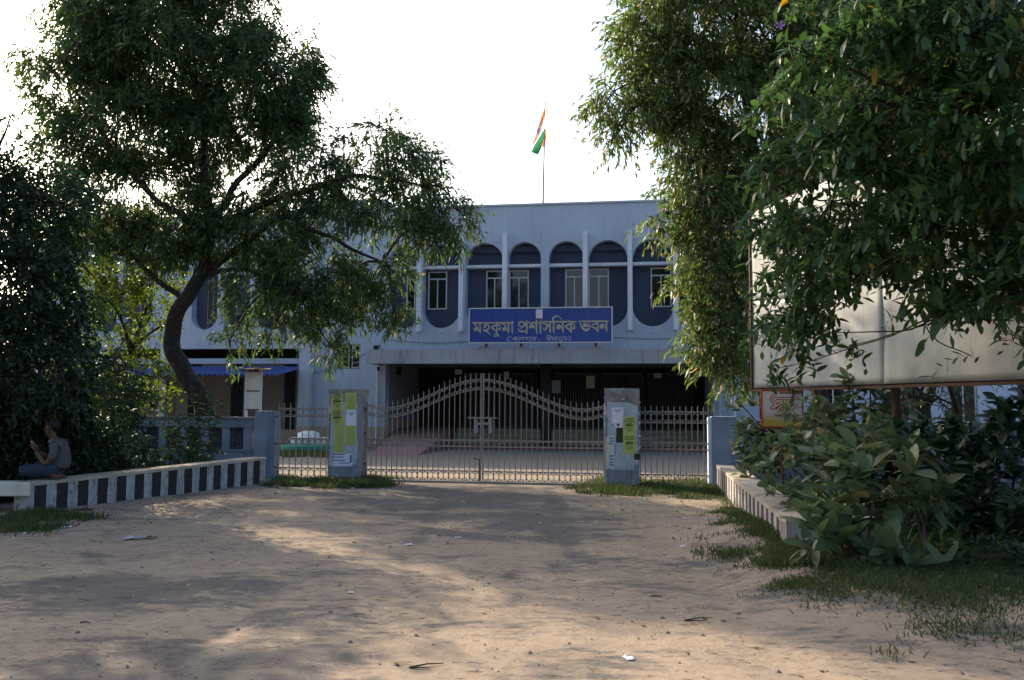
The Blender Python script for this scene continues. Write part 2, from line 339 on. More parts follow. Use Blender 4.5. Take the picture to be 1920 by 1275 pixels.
# centre block: eight bays
edges = [(729, 784.5), (793, 863), (873, 943), (952, 1014), (1029, 1094), (1103, 1177), (1186, 1262), (1271, 1343)]
zb = zrow(1018, 613.5); zt = zrow(1018, 453)
bays = []
for a, b in edges:
    bays.append((P(a, 530)[0], P(b, 530)[0], zb, zt, True))
uC0 = P(722, 530)[0]; uC1 = P(1352, 530)[0]
pill_wall('front_wall', bays, uC0, uC1, Z0, ROOF, 0.0, .45, M['wall'])
MB().box((uC0, .45, Z0), (uC1, .75, ROOF - .2)).build('recess_wall', M['recess'], B)
MB().box((uC0, -.06, ROOF), (uC1, .8, ROOF + .07)).build('parapet_coping', M['wall'], B)
for px in (788.7, 867, 948, 1098, 1181.5, 1266.5):
    u = P(px, 530)[0]; full = px in (867, 948)
    MB().box((u - .085, -.30, zrow(1018, 621)), (u + .085, .004, zrow(1018, 438))).build('fin', M['white'], B)
zl = zrow(1018, 496.5)
for i, (a, b, *_ ) in enumerate(bays):
    MB().box((a, .10, zl - .055), (b, .45, zl + .055)).build('ledge', M['white'], B)
    MB().box((a, .30, zl + .55), (b, .45, zl + .78)).build('lintel', M['recess'], B)
def window(u0, u1, z0, z1, v, transom=True, mull=1, t=.05):
    f = MB(); d0, d1 = v - .06, v
    f.box((u0, d0, z0), (u0+t, d1, z1)); f.box((u1-t, d0, z0), (u1, d1, z1)); f.box((u0+t, d0, z0), (u1-t, d1, z0+t)); f.box((u0+t, d0, z1-t), (u1-t, d1, z1))
    zt_ = z1 - (z1 - z0) * .20 if transom else z1 - t
    if transom: f.box((u0+t, d0-.004, zt_-t/2), (u1-t, d1, zt_+t/2))
    w = f.build('window', M['alum'], B)
    n = mull + 1; span = (u1 - u0 - 2*t); zz = zt_ - t/2 if transom else z1 - t
    if mull:
        mm = MB()
        for k in range(1, n): x = u0 + t + span*k/n; mm.box((x-t*.45, d0-.008, z0+t), (x+t*.45, d1, zz))
        mm.build('mullion', M['alum'], w)
    for k in range(n):
        x = u0 + t + span*k/n; MB().box((x + .01, d0+.025, z0+t), (x + span/n - .01, d0+.035, zz)).build('pane', M['glass'], w)
    if transom: MB().box((u0+t, d0+.025, zt_+t/2), (u1-t, d0+.035, z1-t)).build('pane', M['glass'], w)
    return w
vw = .45
for a, b in ((763, 795), (803.5, 839), (912, 944), (955, 992), (1060, 1095), (1104, 1142), (1220, 1259), (1271, 1309)):
    window(P(a, 540, vw)[0], P(b, 540, vw)[0], zrow(1018, 578.5, vw), zrow(1018, 506, vw), vw)
for px in (754, 827, 1225.5):                # little weep pipes under the bays
    u, z = P(px, 622); MB().tube([(u, .0, z), (u, -.16, z - .01)], .03, 8).build('weep_pipe', M['white'], B)

# stair tower on the left
uT0 = P(590, 640)[0]; uT1 = P(721, 640)[0]; ZT = zrow(700, 374)
tw = [(P(a, c)[0], P(b, c)[0], zrow(a, c2), zrow(a, c), False) for a, b, c, c2 in ((645, 683, 392, 440),)]
cuts = [(645, 683, 392, 440), (652, 679, 531, 608), (636, 677, 646, 691)]
mb = MB(); wallparts = []
us = sorted({uT0, uC0} | {P(a, 600)[0] for a, b, *_ in cuts} | {P(b, 600)[0] for a, b, *_ in cuts})
def in_cut(u, z):
    for a, b, c, d in cuts:
        if P(a, 600)[0] < u < P(b, 600)[0] and zrow(660, d) < z < zrow(660, c): return True
    return False
zs = sorted({0.0, .75, ZT} | {zrow(660, c) for _, _, c, d in cuts} | {zrow(660, d) for _, _, c, d in cuts})
for i in range(len(us)-1):
    for j in range(len(zs)-1):
        if not in_cut((us[i]+us[i+1])/2, (zs[j]+zs[j+1])/2) and zs[j] >= .74:
            mb.add([(us[i], 0, zs[j]), (us[i+1], 0, zs[j]), (us[i+1], 0, zs[j+1]), (us[i], 0, zs[j+1])], [(0,1,2,3)])
mb.add([(uC0, 0, ROOF), (uC0, .8, ROOF), (uC0, .8, ZT), (uC0, 0, ZT)], [(0,1,2,3)])
mb.add([(uC0, .8, ROOF-2), (uC0, 5, ROOF-2), (uC0, 5, ZT), (uC0, .8, ZT)], [(0,1,2,3)])
mb.add([(uT0, 0, ZT), (uC0, 0, ZT), (uC0, 5, ZT), (uT0, 5, ZT)], [(0,1,2,3)])
mb.add([(uT0, 5, .7), (uT0, 0, .7), (uT0, 0, ZT), (uT0, 5, ZT)], [(0,1,2,3)])
mb.build('stair_tower_wall', M['wall_lower'], B)
MB().box((uT0, -.02, 0), (uC0, .1, .75)).build('skirting', M['beige'], B)
uF0 = P(568, 640)[0]
MB().box((uF0, -.35, .75), (uT0, .3, ZT + .0)).build('tower_fin', M['wall'], B)
MB().box((uF0, -.37, 0), (uT0, .3, .75)).build('skirting', M['beige'], B)
for a, b, c, d in cuts:                      # steel casements with barred grilles
    u0, u1 = P(a, 600)[0], P(b, 600)[0]; z0, z1 = zrow(660, d), zrow(660, c)
    MB().box((u0 - .05, .22, z0 - .05), (u1 + .05, .25, z1 + .05)).build('window_back', M['dark'], B)
    rv = MB(); rv.box((u0-.04, .004, z0-.04), (u0, .22, z1+.04)); rv.box((u1, .004, z0-.04), (u1+.04, .22, z1+.04)); rv.box((u0, .004, z0-.04), (u1, .22, z0)); rv.box((u0, .004, z1), (u1, .22, z1+.04))
    rv.build('window_reveal', M['recess'], B)
    um = (u0 + u1) / 2
    for s0, s1, lean in ((u0 + .10, um - .02, 1), (um + .08, u1 - .03, -1)):
        f = MB(); t = .032
        for x in (s0, s1 - t): f.box((x, .06, z0 + .03), (x + t, .09, z1 - .03))
        f.box((s0+t, .06, z0 + .03), (s1-t, .09, z0 + .03 + t)); f.box((s0+t, .06, z1 - .03 - t), (s1-t, .09, z1 - .03))
        w = f.build('window', M['alum'], B)
        MB().box((s0+t, .078, z0+.03+t), (s1-t, .084, z1-.03-t)).build('pane', M['glass'], w)
        g = MB(); n = 3
        for k in range(1, n + 1):
            z = z0 + (z1 - z0) * k / (n + 1)
            g.tube([(s0 + t, .05, z + .03 * lean), (s1 - t, .05, z - .03 * lean)], .011, 4)
        g.build('grille_bar', M['alum'], w)

# left wing
ROOFW = zrow(560, 404, .3); uW0 = P(60, 600, .3)[0]; uW1 = uF0
def wp(a, b, c, d, rd): return (P(a, 560, .3)[0], P(b, 560, .3)[0], zrow((a+b)/2, d, .3), zrow((a+b)/2, c, .3), rd)
zwT, zwB = zrow(510, 463, .3), zrow(510, 617, .3)
lw = []
for a, b, rd in ((110, 140, 0), (150, 168, 0), (176, 220, 0), (228, 286, 1), (296, 312, 0), (320, 350, 1), (360, 408, 1), (421, 468, 0), (477, 541, 1)):
    if rd == 1 and b - a < 40: continue
    if b - a < 40: continue
    lw.append((P(a, 560, .3)[0], P(b, 560, .3)[0], zwB - (0 if rd else .05), zwT, bool(rd)))
lw.append((P(550, 560, .3)[0] + .15, uW1 - .25, zwB, zwT, False)) if False else None
zV = zrow(450, 654, .3)
pill_wall('wing_wall', lw, uW0, uW1, zV, ROOFW, .3, .4, M['wall'])
MB().box((uW0, .70, zV), (uW1, 1.0, ROOFW - .2)).build('recess_wall', M['recess'], B)
MB().box((uW0, .24, ROOFW), (uW1, 1.0, ROOFW + .08)).build('parapet_coping', M['wall'], B)
for (a, b, c, d, rd) in lw:
    z = zrow(510, 509, .3); MB().box((a, .38, z - .05), (b, .70, z + .05)).build('ledge', M['white'], B)
    if rd:
        window((a+b)/2 - .05, b - .12, zwB + .25, z - .25, .70, False, 1)
        g = MB(); x0, x1 = (a+b)/2 - .05, b - .12
        for k in range(9): x = x0 + (x1-x0)*k/8; g.tube([(x, .6, zwB+.2), (x, .6, z-.2)], .012, 4)
        for k in range(10): zz = zwB+.2 + (z-zwB-.4)*k/9; g.tube([(x0, .6, zz), (x1, .6, zz)], .012, 4)
        g.build('window_grille', M['irondark'], B)
# open verandah strip, beam, sun roof and shop fronts below
zB1, zB0 = zrow(450, 672, .3), zrow(450, 682, .3)
MB().box((uW0, .3, zB0), (uW1, .6, zB1)).build('verandah_beam', M['wall'], B)
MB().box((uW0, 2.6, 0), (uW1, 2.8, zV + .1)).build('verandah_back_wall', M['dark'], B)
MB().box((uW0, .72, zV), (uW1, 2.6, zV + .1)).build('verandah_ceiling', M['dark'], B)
for px in (70, 190, 306): 
    u = P(px, 670, .3)[0]; MB().box((u - .12, .28, 0), (u + .12, .62, zV - .002)).build('verandah_pillar', M['white'], B)
sw = MB(); su = [uW0] + [P(x, 740, .4)[0] for x in (352, 376, 432, 456, 532, 554)] + [uW1]
for k in range(0, len(su) - 1, 2): sw.box((su[k], .4, 0), (su[k+1], .58, zB0 - .003))
sw.build('shopfront_wall', M['shopwall'], B)
for k in range(1, len(su) - 1, 2):
    u0, u1 = su[k], su[k+1]; d = MB().box((u0 + .0, .5, 0), (u1, .56, zB0 - .3)).build('door', M['darkcol'], B)
    MB().box((u0, .46, .9), (u0 + .05, .5, zB0 - .3)).build('door_frame', M['recess'], d)
MB().box((P(500, 800, .38)[0], .37, 0), (uW1, .398, .6)).build('skirting', M['beige'], B)
# blue corrugated awning
zc = MB(); a0_, a1_ = P(240, 688, .3)[0] - 3, uF0 - .01
zA, zA2 = zrow(567, 687.5, .25), zrow(515, 703, -2.4)
n = int((a1_ - a0_) / .05); vs = []
for i in range(n + 1):
    u = a0_ + (a1_ - a0_) * i / n; h = .032 * (1 if (i % 4) in (0, 1) else -1)
    vs += [(u, .28, zA + h), (u, -2.45, zA2 + h)]
zc.add(vs, [(2*i, 2*i+1, 2*i+3, 2*i+2) for i in range(n)])
zc.build('corrugated_awning', M['blueroof'], B)
MB().box((a0_, -2.42, zA2 - .10), (a1_, -2.36, zA2 - .03)).build('awning_rail', M['rust'], B)
for px in (330, 480):
    u = P(px, 740, -2.3)[0]
    MB().tube([(u, -2.38, 0), (u, -2.38, zA2 - .04)], .025, 8).build('awning_pole', M['irondark'], B)

# porch: canopy, side walls, columns, ceiling, steps, ramp, grille shutters
vC = -1.6
uP0 = P(687, 668, vC)[0]; uP1 = P(1372, 668, vC)[0]; zCb, zCt = zrow(1000, 681.5, vC), zrow(1000, 655, vC)
o = MB().box((uP0, vC, zCb), (uP1, vC + .15, zCt)).build('canopy_fascia', M['canopy'], B)
MB().box((uP0, vC + .15, zCb + .12), (uP1, 0.002, zCt - .3)).build('canopy_slab', M['soffit'], B)
MB().box((uP0, vC + .15, zCb), (uP0 + .12, 0, zCt)).build('canopy_fascia', M['canopy'], B)
for a, b in ((894, 920), (961, 988), (1036, 1062), (1106, 1131)):
    u0, u1 = P(a, 650, vC)[0], P(b, 650, vC)[0]; ww = (u1-u0)
    MB().poly([(u0, vC + .002, zCt), (u1, vC + .002, zCt), (u1 - .08, vC + .002, zCt + .10), (u0 + .06, vC + .002, zCt + .10)], (0, .2, 0)).build('upstand', M['canopy'], B)
D = 4.8
uS0 = P(707, 740)[0]; uS1 = P(722.5, 740)[0]
MB().box((uS0, -.03, .75), (uS1, .45, zCb + .12)).build('porch_pillar', M['wall'], B)
MB().box((uS0 - .01, -.05, 0), (uS1 + .01, .45, .75)).build('skirting', M['beige'], B)
MB().box((uS0, .45, 0), (uS1, D, zCb + .2)).build('porch_side_wall', M['porchwall'], B)
MB().box((uS1, .45, .0), (uS1 + .02, D, 1.0)).build('skirting', M['beige'], B)
uE0, uE1 = P(1338, 740)[0], P(1362, 740)[0]
MB().box((uE0, -.03, 0), (uE1, D, zCb + .2)).build('porch_pillar', M['wall_lower'], B)
MB().box((uS1, -.0, zCb + .12), (uE0, D, zCb + .25)).build('porch_ceiling', M['soffit'], B)
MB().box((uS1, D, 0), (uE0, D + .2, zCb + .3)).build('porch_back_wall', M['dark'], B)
for px in (1013.5, 1130):
    u = P(px, 760, .3)[0]
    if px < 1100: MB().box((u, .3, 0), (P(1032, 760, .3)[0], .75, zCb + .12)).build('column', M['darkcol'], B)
# steps rise to the back, painted cement
uR = P(845, 830, .9)[0]
for k in range(4):
    MB().box((uR + .0, .9 + .36 * k, .17 * k if k else 0), (uE0, D if k == 3 else .9 + .36 * (k+1), .17 * (k + 1))).build('step', M['step'], B)
MB().box((P(815, 840)[0], -.05, 0), (uE0, .9, .10)).build('porch_kerb', M['redbase'], B)
# red cement ramp on the left
p0 = BF.px(698, 0, 0)[0]
ga, gb = gnd(696, 852) - BF.o, gnd(784, 854) - BF.o; r0u, r1u, rv_ = ga.dot(BF.u), gb.dot(BF.u), gb.dot(BF.v)
rt0, rt1 = uS1 + .021, P(846, 800, 1.6)[0]
hz = .68
MB().add([(r0u, rv_, .008), (r1u, rv_, .008), (rt1, 1.9, hz), (rt0, 1.9, hz), (rt1, D, hz), (rt0, D, hz), (rt1, 1.9, 0), (rt1, D, 0), (r1u, rv_, 0), (r0u - .0, rv_, 0), (rt0, 1.9, 0)],
         [(0,1,2,3), (3,2,4,5), (1,8,6,2), (2,6,7,4), (0,3,10,9)]).build('ramp', M['redfloor'], B)
# sliding grille shutters across the back of the porch
def shutter(u0, u1, v, z0, z1):
    f = MB(); n = max(4, int((u1-u0)/.11))
    f.box((u0, v-.03, z1-.06), (u1, v+.03, z1)); f.box((u0, v-.03, z0), (u1, v+.03, z0+.05))
    s = f.build('grille_shutter', M['grille'], B)
    for k in range(n + 1):
        x = u0 + (u1-u0)*k/n; MB().box((x-.012, v-.02, z0+.05), (x+.012, v+.02, z1-.06)).build('slat', M['grille'], s)
    g = MB()
    for k in range(n):
        xa, xb = u0 + (u1-u0)*k/n, u0 + (u1-u0)*(k+1)/n
        zz = z0 + .1
        while zz < z1 - .25: g.tube([(xa, v-.03, zz), (xb, v-.03, zz+.11), (xa, v-.03, zz+.22)], .006, 3, cap=False); zz += .24
    g.build('lattice', M['grille'], s, kind='stuff')
zf, zg = .68, zCb - .12
for a, b in ((870, 930), (935, 1000), (1040, 1120), (1128, 1205), (1212, 1300)):
    vv = D - .5
    shutter(P(a, 740, vv)[0], P(b, 740, vv)[0], vv, zf, zg)
for a in (1001.5, 1121, 1206):
    vv = D - .55; u = P(a, 740, vv)[0]; MB().box((u, vv, zf), (u + .14, vv + .3, zg + .1)).build('column', M['darkcol'], B)
# notices hung in the porch
for a, b, c, d, mm, v in ((1034, 1051, 713, 737, 'paperold', 3.9), (1099, 1115, 705, 728, 'board', 3.9), (1226, 1240, 700, 709, 'board', 3.9), (853, 866, 693, 702, 'board', 3.0), (945, 954, 697, 711, 'board', 3.9)):
    u0, z1 = P(a, c, v); u1, z0 = P(b, d, v)
    MB().box((u0, v, z0), (u1, v + .02, z1)).build('notice_sheet', M[mm], B)
u, z = P(738, 695, 1.5); MB().box((uS1 + .02, 1.4, z - .16), (uS1 + .16, 1.55, z + .16)).build('wall_lamp', M['darkcol'], B)
u0, z0 = P(702, 655); u1, z1 = P(709, 648); MB().box((u0, -.12, z0), (u1, 0, z1)).build('junction_box', M['darkcol'], B)
def pipe(px, top, bot, v, mat='white', r=.035):
    u = P(px, (top+bot)/2, v)[0]; MB().tube([(u, v, zrow(px, top, v)), (u, v, max(0, zrow(px, bot, v)))], r, 8).build('drain_pipe', M[mat], B)
for (xa, ya, xb, yb) in ((722, 636, 878, 640), (1148, 632, 1340, 628), (590, 700, 705, 652)):
    ua, za = P(xa, ya, -.03); ub, zb_2 = P(xb, yb, -.03)
    MB().tube([(ua + (ub-ua)*t, -.03, za + (zb_2-za)*t - .10*math.sin(math.pi*t)) for t in np.linspace(0, 1, 9)], .009, 4).build('cable', M['irondark'], B)
pipe(706, 682, 850, -.12); pipe(1376, 560, 850, -.1, 'white', .06); pipe(1350, 690, 850, -.12, 'wall_lower', .05)
u, z = P(708, 689, -.2); MB().box((u - .04, -.18, z - .12), (u + .04, -.08, z + .02)).build('pipe_bracket', M['darkcol'], B)

# right wing, mostly hidden by trees and the billboard
uR0, uR1 = uC1, uC1 + 26
rb = []
u = uR0 + 1.0; k = 0
while u < uR1 - 2.0:
    rb.append((u, u + (1.35 if k % 3 else .95), zb, zt, bool(k % 3))); u += 1.6; k += 1
pill_wall('wing_wall', rb, uR0, uR1, 3.3, ROOF - .25, .3, .4, M['wall'])
MB().box((uR0, .70, 3.3), (uR1, 1.0, ROOF - .5)).build('recess_wall', M['recess'], B)
low = MB(); ug = uR0; k = 0; opens = []
while ug < uR1 - .5:
    low.box((ug, .3, 0), (ug + 1.25, .5, 3.3)); opens.append((ug + 1.25, ug + 2.15)); ug += 2.15
low.build('wing_lower_wall', M['wall_lower'], B)
for a, b in opens:
    MB().box((a, .45, 0), (b, .5, 1.1)).build('window_panel', M['recess'], B)
    window(a + .02, b - .02, 1.1, 3.2, .45, False, 1)
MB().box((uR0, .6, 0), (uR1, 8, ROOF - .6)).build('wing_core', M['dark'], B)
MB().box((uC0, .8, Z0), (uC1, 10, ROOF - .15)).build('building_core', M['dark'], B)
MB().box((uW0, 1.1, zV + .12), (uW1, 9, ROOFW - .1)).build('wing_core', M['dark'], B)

# ================================================================ FLAG AND POLE
fp = BF.px(1018, 384, 1.5); tp = BF.px(1022.3, 192, 1.5)
F = in_frame('flagpole', 'thin grey flagpole standing on the roof above the entrance', 'flagpole', BF, fp[0], 1.5); 
F.location.z = 0
MB().tube([(0, 0, ROOF - .3), (.01, 0, ROOF + 1), (tp[0]-fp[0], 0, tp[1])], [.035, .03, .018], 8).build('pole', M['irondark'], F, smooth=True)
MB().tube([(0, 0, ROOF + .25), (.004, 0, ROOF + .33)], .055, 8).build('clamp', M['irondark'], F)
MB().lathe([(0, -.03), (.03, 0), (0, .03)], 8, (tp[0]-fp[0], 0, tp[1] + .02)).build('finial', M['irondark'], F)
m, nt, bs = new_mat('flag_cloth'); at_ = N(nt, 'ShaderNodeAttribute'); at_.attribute_name = 'stripe'
r = ramp(nt, at_.outputs['Fac'], 0, 1); cr = r.node.color_ramp; cr.interpolation = 'CONSTANT'
cr.elements[0].color = (.72, .17, .03, 1); cr.elements[1].position = .667; cr.elements[1].color = (.03, .17, .09, 1)
e = cr.elements.new(.333); e.color = (.78, .78, .76, 1)
nt.links.new(r, bs.inputs['Base Color']); bs.inputs['Roughness'].default_value = .8
tr = N(nt, 'ShaderNodeBsdfTranslucent'); nt.links.new(r, tr.inputs[0]); mx = N(nt, 'ShaderNodeMixShader'); mx.inputs[0].default_value = .6
nt.links.new(bs.outputs[0], mx.inputs[1]); nt.links.new(tr.outputs[0], mx.inputs[2]); nt.links.new(mx.outputs[0], nt.nodes['Material Output'].inputs[0])
def fpx(x, y, v): u, z = BF.px(x, y, 1.5 + v); return Vector((u - fp[0], v, z))
# cloth grid: rows down the hoist (0..1), columns out to the fly; hangs limp with folds
rows, cols = 25, 15; vs = []; st = []
hoist = [(1021.5, 200), (1020.5, 240), (1022, 262), (1019.5, 275)]
fly = [(1020.5, 203), (1006, 246), (997, 285), (1008, 290)]
def lerp_path(pth, t):
    L = len(pth) - 1; i = min(int(t * L), L - 1); f = t * L - i
    return (pth[i][0] + (pth[i+1][0]-pth[i][0])*f, pth[i][1] + (pth[i+1][1]-pth[i][1])*f)
# saffron top edge hangs along the fly side, green sweeps from the lower corner up across the pole
top_e = [(1021, 201), (1016, 216), (1009, 238), (1003, 258), (998, 270)]
mid1 = [(1021, 214), (1016.5, 224), (1011.5, 240), (1004, 262), (999.5, 276)]
mid2 = [(1021, 234), (1018, 240), (1012, 251), (1005.5, 264), (999.5, 272)]
for i in range(rows):
    t = i / (rows - 1)
    for j in range(cols):
        s = j / (cols - 1)
        if t < 1/3: a, b, f = top_e, mid1, t * 3
        elif t < 2/3: a, b, f = mid1, mid2, (t - 1/3) * 3
        else: a, b, f = mid2, [(1022.5, 258), (1019, 262), (1016, 274), (1012, 284), (1008.5, 290)], (t - 2/3) * 3
        if t < 1/3: b = [(1021.5, 214), (1017.5, 227), (1010.5, 244), (1003, 262), (998, 271)]
        elif t < 2/3: a = [(1021.5, 214), (1017.5, 227), (1010.5, 244), (1003, 262), (998, 271)]; b = [(1021.5, 240), (1017, 248), (1010.5, 258), (1003, 270), (995.5, 285)]
        else: a = [(1021.5, 240), (1017, 248), (1010.5, 258), (1003, 270), (995.5, 285)]
        pa, pb = lerp_path(a, s), lerp_path(b, s)
        x = pa[0] + (pb[0]-pa[0])*f; y = pa[1] + (pb[1]-pa[1])*f
        vs.append(fpx(x, y, -.06 + .09 * math.sin(7 * t + 3 * s) * (.3 + s))); st.append(t)
fm = bpy.data.meshes.new('flag'); fm.from_pydata([tuple(v) for v in vs], [], [(i*cols+j, i*cols+j+1, (i+1)*cols+j+1, (i+1)*cols+j) for i in range(rows-1) for j in range(cols-1)])
fm.attributes.new('stripe', 'FLOAT', 'POINT').data.foreach_set('value', st); fm.materials.append(m); fm.polygons.foreach_set('use_smooth', [True]*len(fm.polygons))
FL = in_frame('flag', 'limp saffron, white and green flag with a blue wheel hanging from the rooftop pole', 'flag', BF, fp[0], 1.5); link('cloth', fm, FL)
sf = bpy.data.meshes.new('saffron_fold'); q = [(1021.5, 233), (1023.5, 244), (1025, 256), (1022.5, 268), (1021.5, 276), (1016.5, 275.5), (1018, 262), (1020, 246)]
sf.from_pydata([tuple(fpx(x, y, .02)) for x, y in q], [], [tuple(range(len(q)))]); sf.attributes.new('stripe', 'FLOAT', 'POINT').data.foreach_set('value', [.1]*len(q)); sf.materials.append(m)
link('saffron_fold', sf, FL)
wh = MB(); cx, cy = 1009.5, 245.5
wh.tube([fpx(cx + 2.6*math.cos(a) , cy + 4.2*math.sin(a) - 1.2*math.cos(a), -.17) for a in np.linspace(0, 2*math.pi, 17)], .012, 4, cap=False)
for k in range(6):
    a = math.pi*k/6; wh.tube([fpx(cx + 2.6*math.cos(a), cy + 4.2*math.sin(a) - 1.2*math.cos(a), -.17), fpx(cx - 2.6*math.cos(a), cy - 4.2*math.sin(a) + 1.2*math.cos(a), -.17)], .005, 3)
wh.build('wheel_emblem', M['inkblue'], FL)

# ================================================================ SIGN BOARD OVER THE ENTRANCE
vS = -1.75
def sp_(px, py, off=0.0): u, z = BF.px(px, py, vS); return (u, vS + off, z)
SB = in_frame('sign_board', 'blue sign board with cream lettering across the front of the entrance canopy', 'sign', BF)
c00, c10, c11, c01 = sp_(881, 641.5), sp_(1146.5, 641.0), sp_(1146.5, 577.5), sp_(881, 579.5)
u0, u1 = (c00[0]+c01[0])/2, (c10[0]+c11[0])/2; z0 = (c00[2]+c10[2])/2; z1 = (c01[2]+c11[2])/2
nP = 6
for k in range(nP):
    a = u0 + (u1-u0)*k/nP; b = u0 + (u1-u0)*(k+1)/nP
    MB().box((a + .003, vS + .002, z0), (b - .003, vS + .05, z1)).build('panel', M['signblue'], SB)
t = .045
for bx in (((u0-t, vS-.02, z0-t), (u1+t, vS+.06, z0)), ((u0-t, vS-.02, z1), (u1+t, vS+.06, z1+t)), ((u0-t, vS-.02, z0), (u0, vS+.06, z1)), ((u1, vS-.02, z0), (u1+t, vS+.06, z1))):
    bevel(MB().box(*bx).build('frame_bar', M['alum'], SB), .006, 1)
for px in (911, 977, 1048, 1117):
    u = BF.px(px, 650, vS)[0]; MB().box((u - .04, vS, zCt + .09), (u + .04, vS + .1, z0 - t)).build('bracket', M['irondark'], SB)
MB().box((BF.px(1005, 580, vS)[0], vS - .03, BF.px(1005, 597, vS)[1]), (BF.px(1017.5, 580, vS)[0], vS - .005, BF.px(1005, 580.5, vS)[1])).build('blank_plate', M['paper'], SB)
SKEW = [0]
def strokes(mb, pts, map_, k, off, seg=3, n=1):
    """flat brush stroke with a varying width, in tracing pixels"""
    P_ = smooth_pts([(*p, ) for p in pts], seg) if len(pts) > 2 else [np.array(p, float) for p in pts]
    L = []; Rr = []
    for i, p in enumerate(P_):
        a = P_[max(i-1, 0)]; b = P_[min(i+1, len(P_)-1)]; d = b[:2] - a[:2]; d = d / (np.linalg.norm(d) + 1e-9); nrm = np.array([-d[1], d[0]])
        w_ = max(p[2], 1) / 2; L.append(p[:2] + nrm*w_); Rr.append(p[:2] - nrm*w_)
    vs = [map_(*(q)) for q in L] + [map_(*(q)) for q in Rr]; m_ = len(L)
    vs = [(v[0], v[1] - off, v[2]) for v in vs]
    mb.add(vs, [(i, i+1, m_+i+1, m_+i) for i in range(m_-1)])
def blob(mb, x, y, r, map_, off, n=14, ri=0):
    ps = [map_(x + r*math.cos(2*math.pi*i/n), y + r*math.sin(2*math.pi*i/n)) for i in range(n)]
    if ri:
        qs = [map_(x + ri*math.cos(2*math.pi*i/n), y + ri*math.sin(2*math.pi*i/n)) for i in range(n)]
        mb.add([(v[0], v[1]-off, v[2]) for v in ps + qs], [(i, (i+1) % n, n+(i+1) % n, n+i) for i in range(n)])
    else: mb.add([(v[0], v[1]-off, v[2]) for v in ps], [tuple(range(n))])
def letters(name, sx, ox, oy, S, Bl, mat, parent, base=.004):
    m_ = lambda X, Y: sp_(ox + X/sx, oy + Y/sx)
    for gi, (ss, bb) in enumerate(zip(S, Bl)):
        mb = MB(); e = base
        for s in ss: strokes(mb, s, m_, 1, e); e += .0006
        for b in bb: blob(mb, b[0], b[1], b[2], m_, e, ri=(b[3] if len(b) > 3 else 0)); e += .0006
        mb.build(name, mat, parent)
# first word (traced at 21.33 px per photo px)
S1 = [[[(110,305,12),(180,326,52),(900,324,55),(1600,322,55),(1655,345,45),(1700,395,25)]],
 [[(185,345,55),(260,430,60),(320,520,60),(355,590,50),(405,660,45),(440,765,4)],[(430,340,60),(430,650,50),(440,765,8)],[(250,585,60),(335,570,60)]],
 [[(655,350,30),(655,410,50)],[(650,400,50),(740,405,60),(790,490,60),(750,590,65),(660,625,80),(600,640,60),(520,545,6)],[(600,640,60),(700,675,55),(800,755,42),(878,855,5)]],
 [[(1095,340,55),(1095,600,50),(1112,770,30)],[(1095,390,55),(970,455,60),(885,512,50),(965,575,62),(1050,640,50),(1098,730,35)],[(1100,385,60),(1190,415,62),(1245,500,36),(1240,580,40)],[(1110,760,40),(1155,815,42),(1245,920,6)]],
 [[(1290,350,40),(1390,390,62),(1450,480,55),(1490,580,45),(1540,660,45),(1580,765,4)],[(1565,330,60),(1570,640,55),(1580,765,6)],[(1390,580,50),(1480,570,50)]],
 [[(1715,215,4),(1718,300,50),(1715,680,55),(1735,780,4)],[(1720,285,42),(1805,345,6)]]]
B1 = [[], [(250,585,76)], [(622,468,64)], [(1195,578,52),(1055,820,74,38)], [(1390,580,76)], []]
letters('lettering', 21.33, 880, 590, S1, B1, M['letter'], SB)
# second word (traced at 16 px per photo px)
S2 = [[[(790,288,30),(1200,290,44),(1790,290,44),(1855,314,5)]],
 [[(128,420,30),(128,345,48),(185,298,50),(255,302,45),(310,352,42),(355,410,38)],[(315,375,50),(240,440,48),(180,500,30)],[(125,405,34),(195,440,32)],
  [(112,465,5),(132,545,48),(185,580,50),(290,575,46),(345,630,20),(372,665,4)],[(345,228,4),(355,300,44),(366,450,44),(362,600,44),(372,665,4)],[(360,300,34),(430,308,42),(488,355,28)]],
 [[(480,430,60),(515,365,60),(570,310,52),(620,335,42),(645,395,36)],[(470,440,60),(520,400,66),(565,440,60)],[(650,222,4),(656,300,42),(656,580,45),(674,655,4)],[(655,288,34),(712,308,38),(752,352,28)]],
 [[(772,222,4),(778,300,44),(775,600,46),(798,655,4)]],
 [[(825,330,36),(890,340,44),(945,370,40),(950,420,36)],[(950,420,36),(990,372,46),(1035,430,38),(1060,480,26)],[(1005,385,48),(920,530,50),(880,520,40),(846,455,5)],[(1065,310,46),(1062,570,46),(1088,645,4)]],
 [[(1170,300,50),(1170,570,50),(1193,645,4)],[(1155,300,44),(1142,225,46),(1180,152,50),(1262,122,36),(1345,155,34),(1438,246,5)]],
 [[(1268,450,40),(1300,392,44),(1362,402,44),(1412,475,40),(1440,560,30),(1466,636,4)],[(1445,310,50),(1446,500,42),(1466,636,6)]],
 [[(1690,300,50),(1690,560,45),(1712,636,4)],[(1690,342,45),(1595,388,50),(1512,440,36),(1580,480,46),(1650,550,40),(1697,622,18)],[(1700,340,45),(1770,370,42),(1807,430,30),(1800,490,34)]]]
B2 = [[], [], [(470,448,46),(566,448,46)], [], [], [], [(1308,462,62)], [(1768,486,42)]]
letters('lettering', 16.0, 965, 585, S2, B2, M['letter'], SB)
